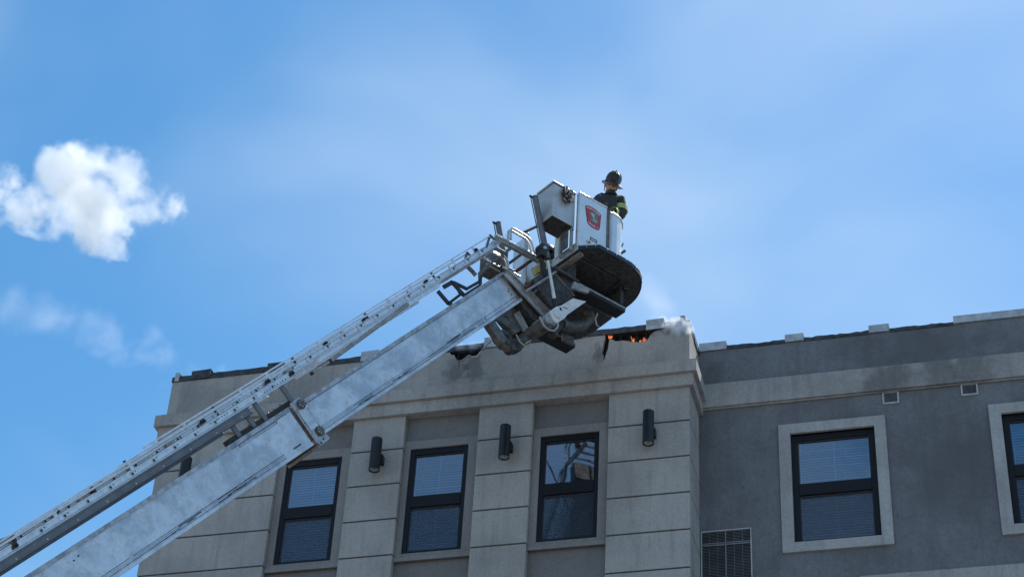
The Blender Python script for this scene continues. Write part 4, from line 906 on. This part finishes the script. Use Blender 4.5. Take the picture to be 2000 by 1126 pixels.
# second firefighter, crouched in the rear opening
F2 = root('firefighter', bk(.24, 1.16, .05), 'crouching firefighter in striped dark coat, half hidden behind basket post and gangway rail', 'person')
g0 = bk(.24, 1.16, .05)
def qq(r, f, u): return g0+AX*f-BX*r+KX*u
K = {'pelvis': (qq(0, .0, .24), (.19, .17)), 'waist': (qq(0, .03, .36), (.20, .17)), 'chest': (qq(0, .06, .50), (.215, .165)), 'neck': (qq(0, .08, .62), (.07, .07)), 'head': (qq(0, .10, .69), (.085, .09)), 'head2': (qq(0, .10, .75), (.07, .075)),
     'shR': (qq(.21, .08, .55), .09), 'elR': (qq(.27, .24, .36), .07), 'haR': (qq(.20, .40, .30), .045), 'shL': (qq(-.21, .08, .55), .09), 'elL': (qq(-.27, .24, .36), .07), 'haL': (qq(-.2, .40, .30), .045),
     'knR': (qq(.16, .36, .22), .08), 'anR': (qq(.15, .12, .07), .06), 'toR': (qq(.16, .27, .045), .045), 'knL': (qq(-.16, .36, .22), .08), 'anL': (qq(-.15, .12, .07), .06), 'toL': (qq(-.16, .27, .045), .045)}
E2 = [('pelvis', 'waist'), ('waist', 'chest'), ('chest', 'neck'), ('neck', 'head'), ('head', 'head2'), ('chest', 'shR'), ('shR', 'elR'), ('elR', 'haR'), ('chest', 'shL'), ('shL', 'elL'), ('elL', 'haL'), ('pelvis', 'knR'), ('knR', 'anR'), ('anR', 'toR'), ('pelvis', 'knL'), ('knL', 'anL'), ('anL', 'toL')]
def striped():
    m, n, l, p = newmat('turnout_coat_trim'); g_ = N(n, 'ShaderNodeNewGeometry'); sx = N(n, 'ShaderNodeSeparateXYZ'); l.new(g_.outputs['Position'], sx.inputs[0])
    zc = OB.z+.44; zl = .05; f = pos_noise(n, l, 14, 4); c = mixc(n, l, f, (.018, .02, .024), (.04, .042, .048))
    for z, w, col in ((zc, zl, (.42, .40, .34)), (zc+zl, .016, (.46, .62, .12)), (zc-zl, .016, (.46, .62, .12))):
        d = N(n, 'ShaderNodeMath'); d.operation = 'SUBTRACT'; d.inputs[1].default_value = z; l.new(sx.outputs['Z'], d.inputs[0])
        a_ = N(n, 'ShaderNodeMath'); a_.operation = 'ABSOLUTE'; l.new(d.outputs[0], a_.inputs[0]); t_ = N(n, 'ShaderNodeMath'); t_.operation = 'LESS_THAN'; t_.inputs[1].default_value = w; l.new(a_.outputs[0], t_.inputs[0])
        c = mixc(n, l, t_.outputs[0], c, col)
    l.new(c, p.inputs['Base Color']); p.inputs['Roughness'].default_value = .8; return m
g1 = on_plane(1038, 512, AX, OB+AX*-.16); g2 = on_plane(1044, 529, AX, OB+AX*-.16); M['coat_trim'] = striped()
skin_body('body', K, E2, 'pelvis', F2, ('coat_trim', 'skin'), lambda c: 1 if (c-g0).z > .63 and (c-K['head'][0]).length < .17 else 0)
helmet(lambda r, f, u: K['head'][0]+BX*-r+AX*f+KX*(u+.04), F2)

# ------------------------------------------------------------------ loose cable hanging from the burnt hole to the pivot, flames, smoke, cloud
c_ = [on_wall(*p, 23.93) for p in ((921, 695), (930, 695), (936, 688), (941, 682))]
q_ = [px_b(*p, .6) for p in ((951, 673), (962, 662))]
pts = [Vector((x, 23.95, z)) for x, z in c_]+[Vector((on_wall(951, 673, 23.6)[0], 23.6, on_wall(951, 673, 23.6)[1])), Vector((on_wall(962, 662, 23.2)[0], 23.2, on_wall(962, 662, 23.2)[1])), bk(q_[1][0]+.02, .6, q_[1][1])]
tag(MB().path(pts, .013, 6).build('loose_cable', 'cable'), 'thin pale cable hanging from the burnt parapet to the basket pivot', 'cable')
tag(MB().path([Vector((x, 23.985, z)) for x, z in [on_wall(*p) for p in ((896, 706), (903, 704), (911, 699), (916, 694), (921, 697), (929, 696))]], .008, 5).build('torn_mesh_edge', 'cable'), 'torn pale mesh edge curling from the ragged burnt hole above the boom', 'mesh scrap')
FG = 'small flames in the burnt parapet'
def flame(px, py, h, w, label):
    x, z = on_wall(px, py, 24.03); mb = MB()
    for k in range(7):
        ox, ph = random.uniform(-w, w), random.uniform(0, 6); hh = h*random.uniform(.3, 1.0); pts = []; rs = []
        for j in range(7):
            t = j/6; pts.append(Vector((x+ox+w*.7*t*math.sin(ph+3.2*t), 24.03+.012*math.cos(ph+2*t), z+hh*t))); rs.append(max(.001, w*.36*math.sin(math.pi*min(1, .18+.82*t))**1.1*(1-.45*t)))
        mb.path(pts, rs, 7)
    tag(mb.build('flame', 'flame', smooth=True), label, 'flame', FG)
flame(1192, 661, .11, .022, 'small orange flame at the end of the burnt notch nearest the charred scar')
flame(1236, 667, .13, .022, 'tallest orange flame on the lip of the burnt notch above the scratch marks')
flame(1251, 668, .06, .016, 'tiny orange flame low in the burnt notch between two bigger flames')
flame(1258, 666, .09, .018, 'small curled orange flame nearest the intact coping piece')

def volmat(name, dens, col, g, nscale, blobs, ndetail=6, soft=.35, wob=.55, thr=.0, dist=.0, warp=0.):
    """blobs: (centre, radius) in world; density falls off towards each blob's edge and is broken up by noise"""
    m, n, l, p = newmat(name); n.remove(p); out_ = n['Material Output']
    gm = N(n, 'ShaderNodeNewGeometry'); acc = None; P0 = gm.outputs['Position']
    if warp:      # curl the outline into ragged billows
        for sc, am in ((nscale, warp), (nscale*3.7, warp*.42)):
            wn = N(n, 'ShaderNodeTexNoise'); wn.inputs['Scale'].default_value = sc; wn.inputs['Detail'].default_value = 6; wn.inputs['Roughness'].default_value = .62; l.new(P0, wn.inputs['Vector'])
            w1 = N(n, 'ShaderNodeVectorMath'); w1.operation = 'MULTIPLY_ADD'; w1.inputs[1].default_value = (am*2,)*3; w1.inputs[2].default_value = (-am,)*3; l.new(wn.outputs['Color'], w1.inputs[0])
            w2 = N(n, 'ShaderNodeVectorMath'); w2.operation = 'ADD'; l.new(P0, w2.inputs[0]); l.new(w1.outputs[0], w2.inputs[1]); P0 = w2.outputs[0]
    for c, r in blobs:
        s = N(n, 'ShaderNodeVectorMath'); s.operation = 'DISTANCE'; s.inputs[1].default_value = c; l.new(P0, s.inputs[0])
        d = N(n, 'ShaderNodeMath'); d.operation = 'MULTIPLY_ADD'; d.inputs[1].default_value = -1/r; d.inputs[2].default_value = 1.0; l.new(s.outputs['Value'], d.inputs[0])
        if acc is None: acc = d.outputs[0]
        else:
            x = N(n, 'ShaderNodeMath'); x.operation = 'SMOOTH_MAX'; x.inputs[2].default_value = .25; l.new(acc, x.inputs[0]); l.new(d.outputs[0], x.inputs[1]); acc = x.outputs[0]
    nz = N(n, 'ShaderNodeTexNoise'); nz.inputs['Scale'].default_value = nscale; nz.inputs['Detail'].default_value = ndetail; nz.inputs['Roughness'].default_value = .6; nz.inputs['Distortion'].default_value = dist
    l.new(gm.outputs['Position'], nz.inputs['Vector'])
    w = N(n, 'ShaderNodeMath'); w.operation = 'MULTIPLY_ADD'; w.inputs[1].default_value = 2*wob; w.inputs[2].default_value = -wob-thr; l.new(nz.outputs['Fac'], w.inputs[0])
    a = N(n, 'ShaderNodeMath'); a.operation = 'ADD'; l.new(acc, a.inputs[0]); l.new(w.outputs[0], a.inputs[1])
    den = ramp(n, l, a.outputs[0], .0, soft, 0, dens)
    v = N(n, 'ShaderNodeVolumePrincipled'); v.inputs['Color'].default_value = c4(col); v.inputs['Anisotropy'].default_value = g; l.new(den, v.inputs['Density']); l.new(v.outputs[0], out_.inputs['Volume'])
    return m
def volume(name, mat, blobs, grow, label, cat):
    bm = bmesh.new()
    for c, r in blobs:
        bmesh.ops.create_icosphere(bm, subdivisions=3, radius=r*grow, matrix=Matrix.Translation(Vector(c)))
    me = bpy.data.meshes.new(name); c0 = sum((Vector(c) for c, r in blobs), Vector())/len(blobs)
    bmesh.ops.translate(bm, verts=bm.verts, vec=-c0); bm.to_mesh(me); bm.free(); me.materials.append(mat)
    o = bpy.data.objects.new(name, me); COL.objects.link(o); o.location = c0; WL[name] = c0
    rm_ = o.modifiers.new('remesh', 'REMESH'); rm_.mode = 'VOXEL'; rm_.voxel_size = max(r for _, r in blobs)*.12
    return tag(o, label, cat, kind='stuff')
def at(px, py, dist): r = ray(px, py).normalized(); return Vector((0, 0, EYE))+r*dist
# cumulus puff, about 900 m away
CD = 900.0; u_ = CD/F_PX
cb = [((170, 395), 92), ((130, 330), 58), ((185, 310), 52), ((240, 355), 62), ((290, 385), 52), ((335, 405), 38), ((210, 440), 62), ((225, 475), 40), ((120, 420), 62), ((60, 400), 55), ((10, 355), 42), ((-40, 390), 60), ((170, 455), 50)]
cb = [(tuple(at(*p, CD+random.uniform(-12, 12))), r*u_) for p, r in cb]
cm_ = volmat('cloud_vapour', 0.060, (.95, .94, .92), .32, .045, cb, 12, .55, 1.0, .10, .5, 18.)
volume('cloud', cm_, cb, 1.15, 'ragged white fair weather cloud alone in the blue sky', 'cloud')
wb = [((40, 610), 60), ((110, 615), 60), ((160, 625), 50), ((200, 650), 46), ((235, 680), 40), ((280, 690), 46), ((320, 705), 50), ((370, 715), 56), ((420, 725), 46), ((300, 660), 50)]
wb = [(tuple(at(*p, 820+random.uniform(-6, 6))), r*820/F_PX) for p, r in wb]
volume('thin_cloud', volmat('thin_cloud_vapour', .015, (1, 1, 1), .35, .045, wb, 10, 1.0, 1.2, .16, .6, 16.), wb, 1.1, 'thin pale wisp of vapour drifting above the far end of the roof', 'cloud')
def near(px, py, d=24.0): x, z = on_wall(px, py, d); return (x, d, z)
sb = [(near(1338, 637, 23.93), .13), (near(1322, 642, 23.9), .14), (near(1304, 638, 23.93), .11), (near(1330, 630, 23.95), .12), (near(1316, 632, 23.95), .12), (near(1345, 646, 23.93), .10), (near(1295, 630, 24.05), .12), (near(1325, 652, 23.93), .09)]
volume('smoke', volmat('smoke_white', 16.0, (.90, .94, .98), .2, 8.0, sb, 8, 1.0, 1.0, .05, .9), sb, 1.1, 'white smoke puff curling over the parapet corner', 'smoke')
sb = [(near(900, 678, 23.93), .12), (near(925, 676, 23.92), .13), (near(940, 672, 23.95), .10)]
volume('smoke', volmat('smoke_blue', 1.3, (.72, .82, .95), .2, 7.0, sb, 6, .7, .5, .0, .5), sb, 1.1, 'faint bluish smoke in the burnt hole above the boom', 'smoke')
sb = [(near(1280, 628, 24.2), .22), (near(1285, 610, 24.4), .30), (near(1278, 590, 24.7), .36), (near(1265, 565, 25), .45), (near(1300, 600, 24.6), .3)]
volume('smoke', volmat('smoke_thin', .35, (.95, .97, 1.0), .3, 2.2, sb, 6, 1.0, .8, .15, .6), sb, 1.1, 'thin pale smoke rising behind the coping beside the basket', 'smoke')
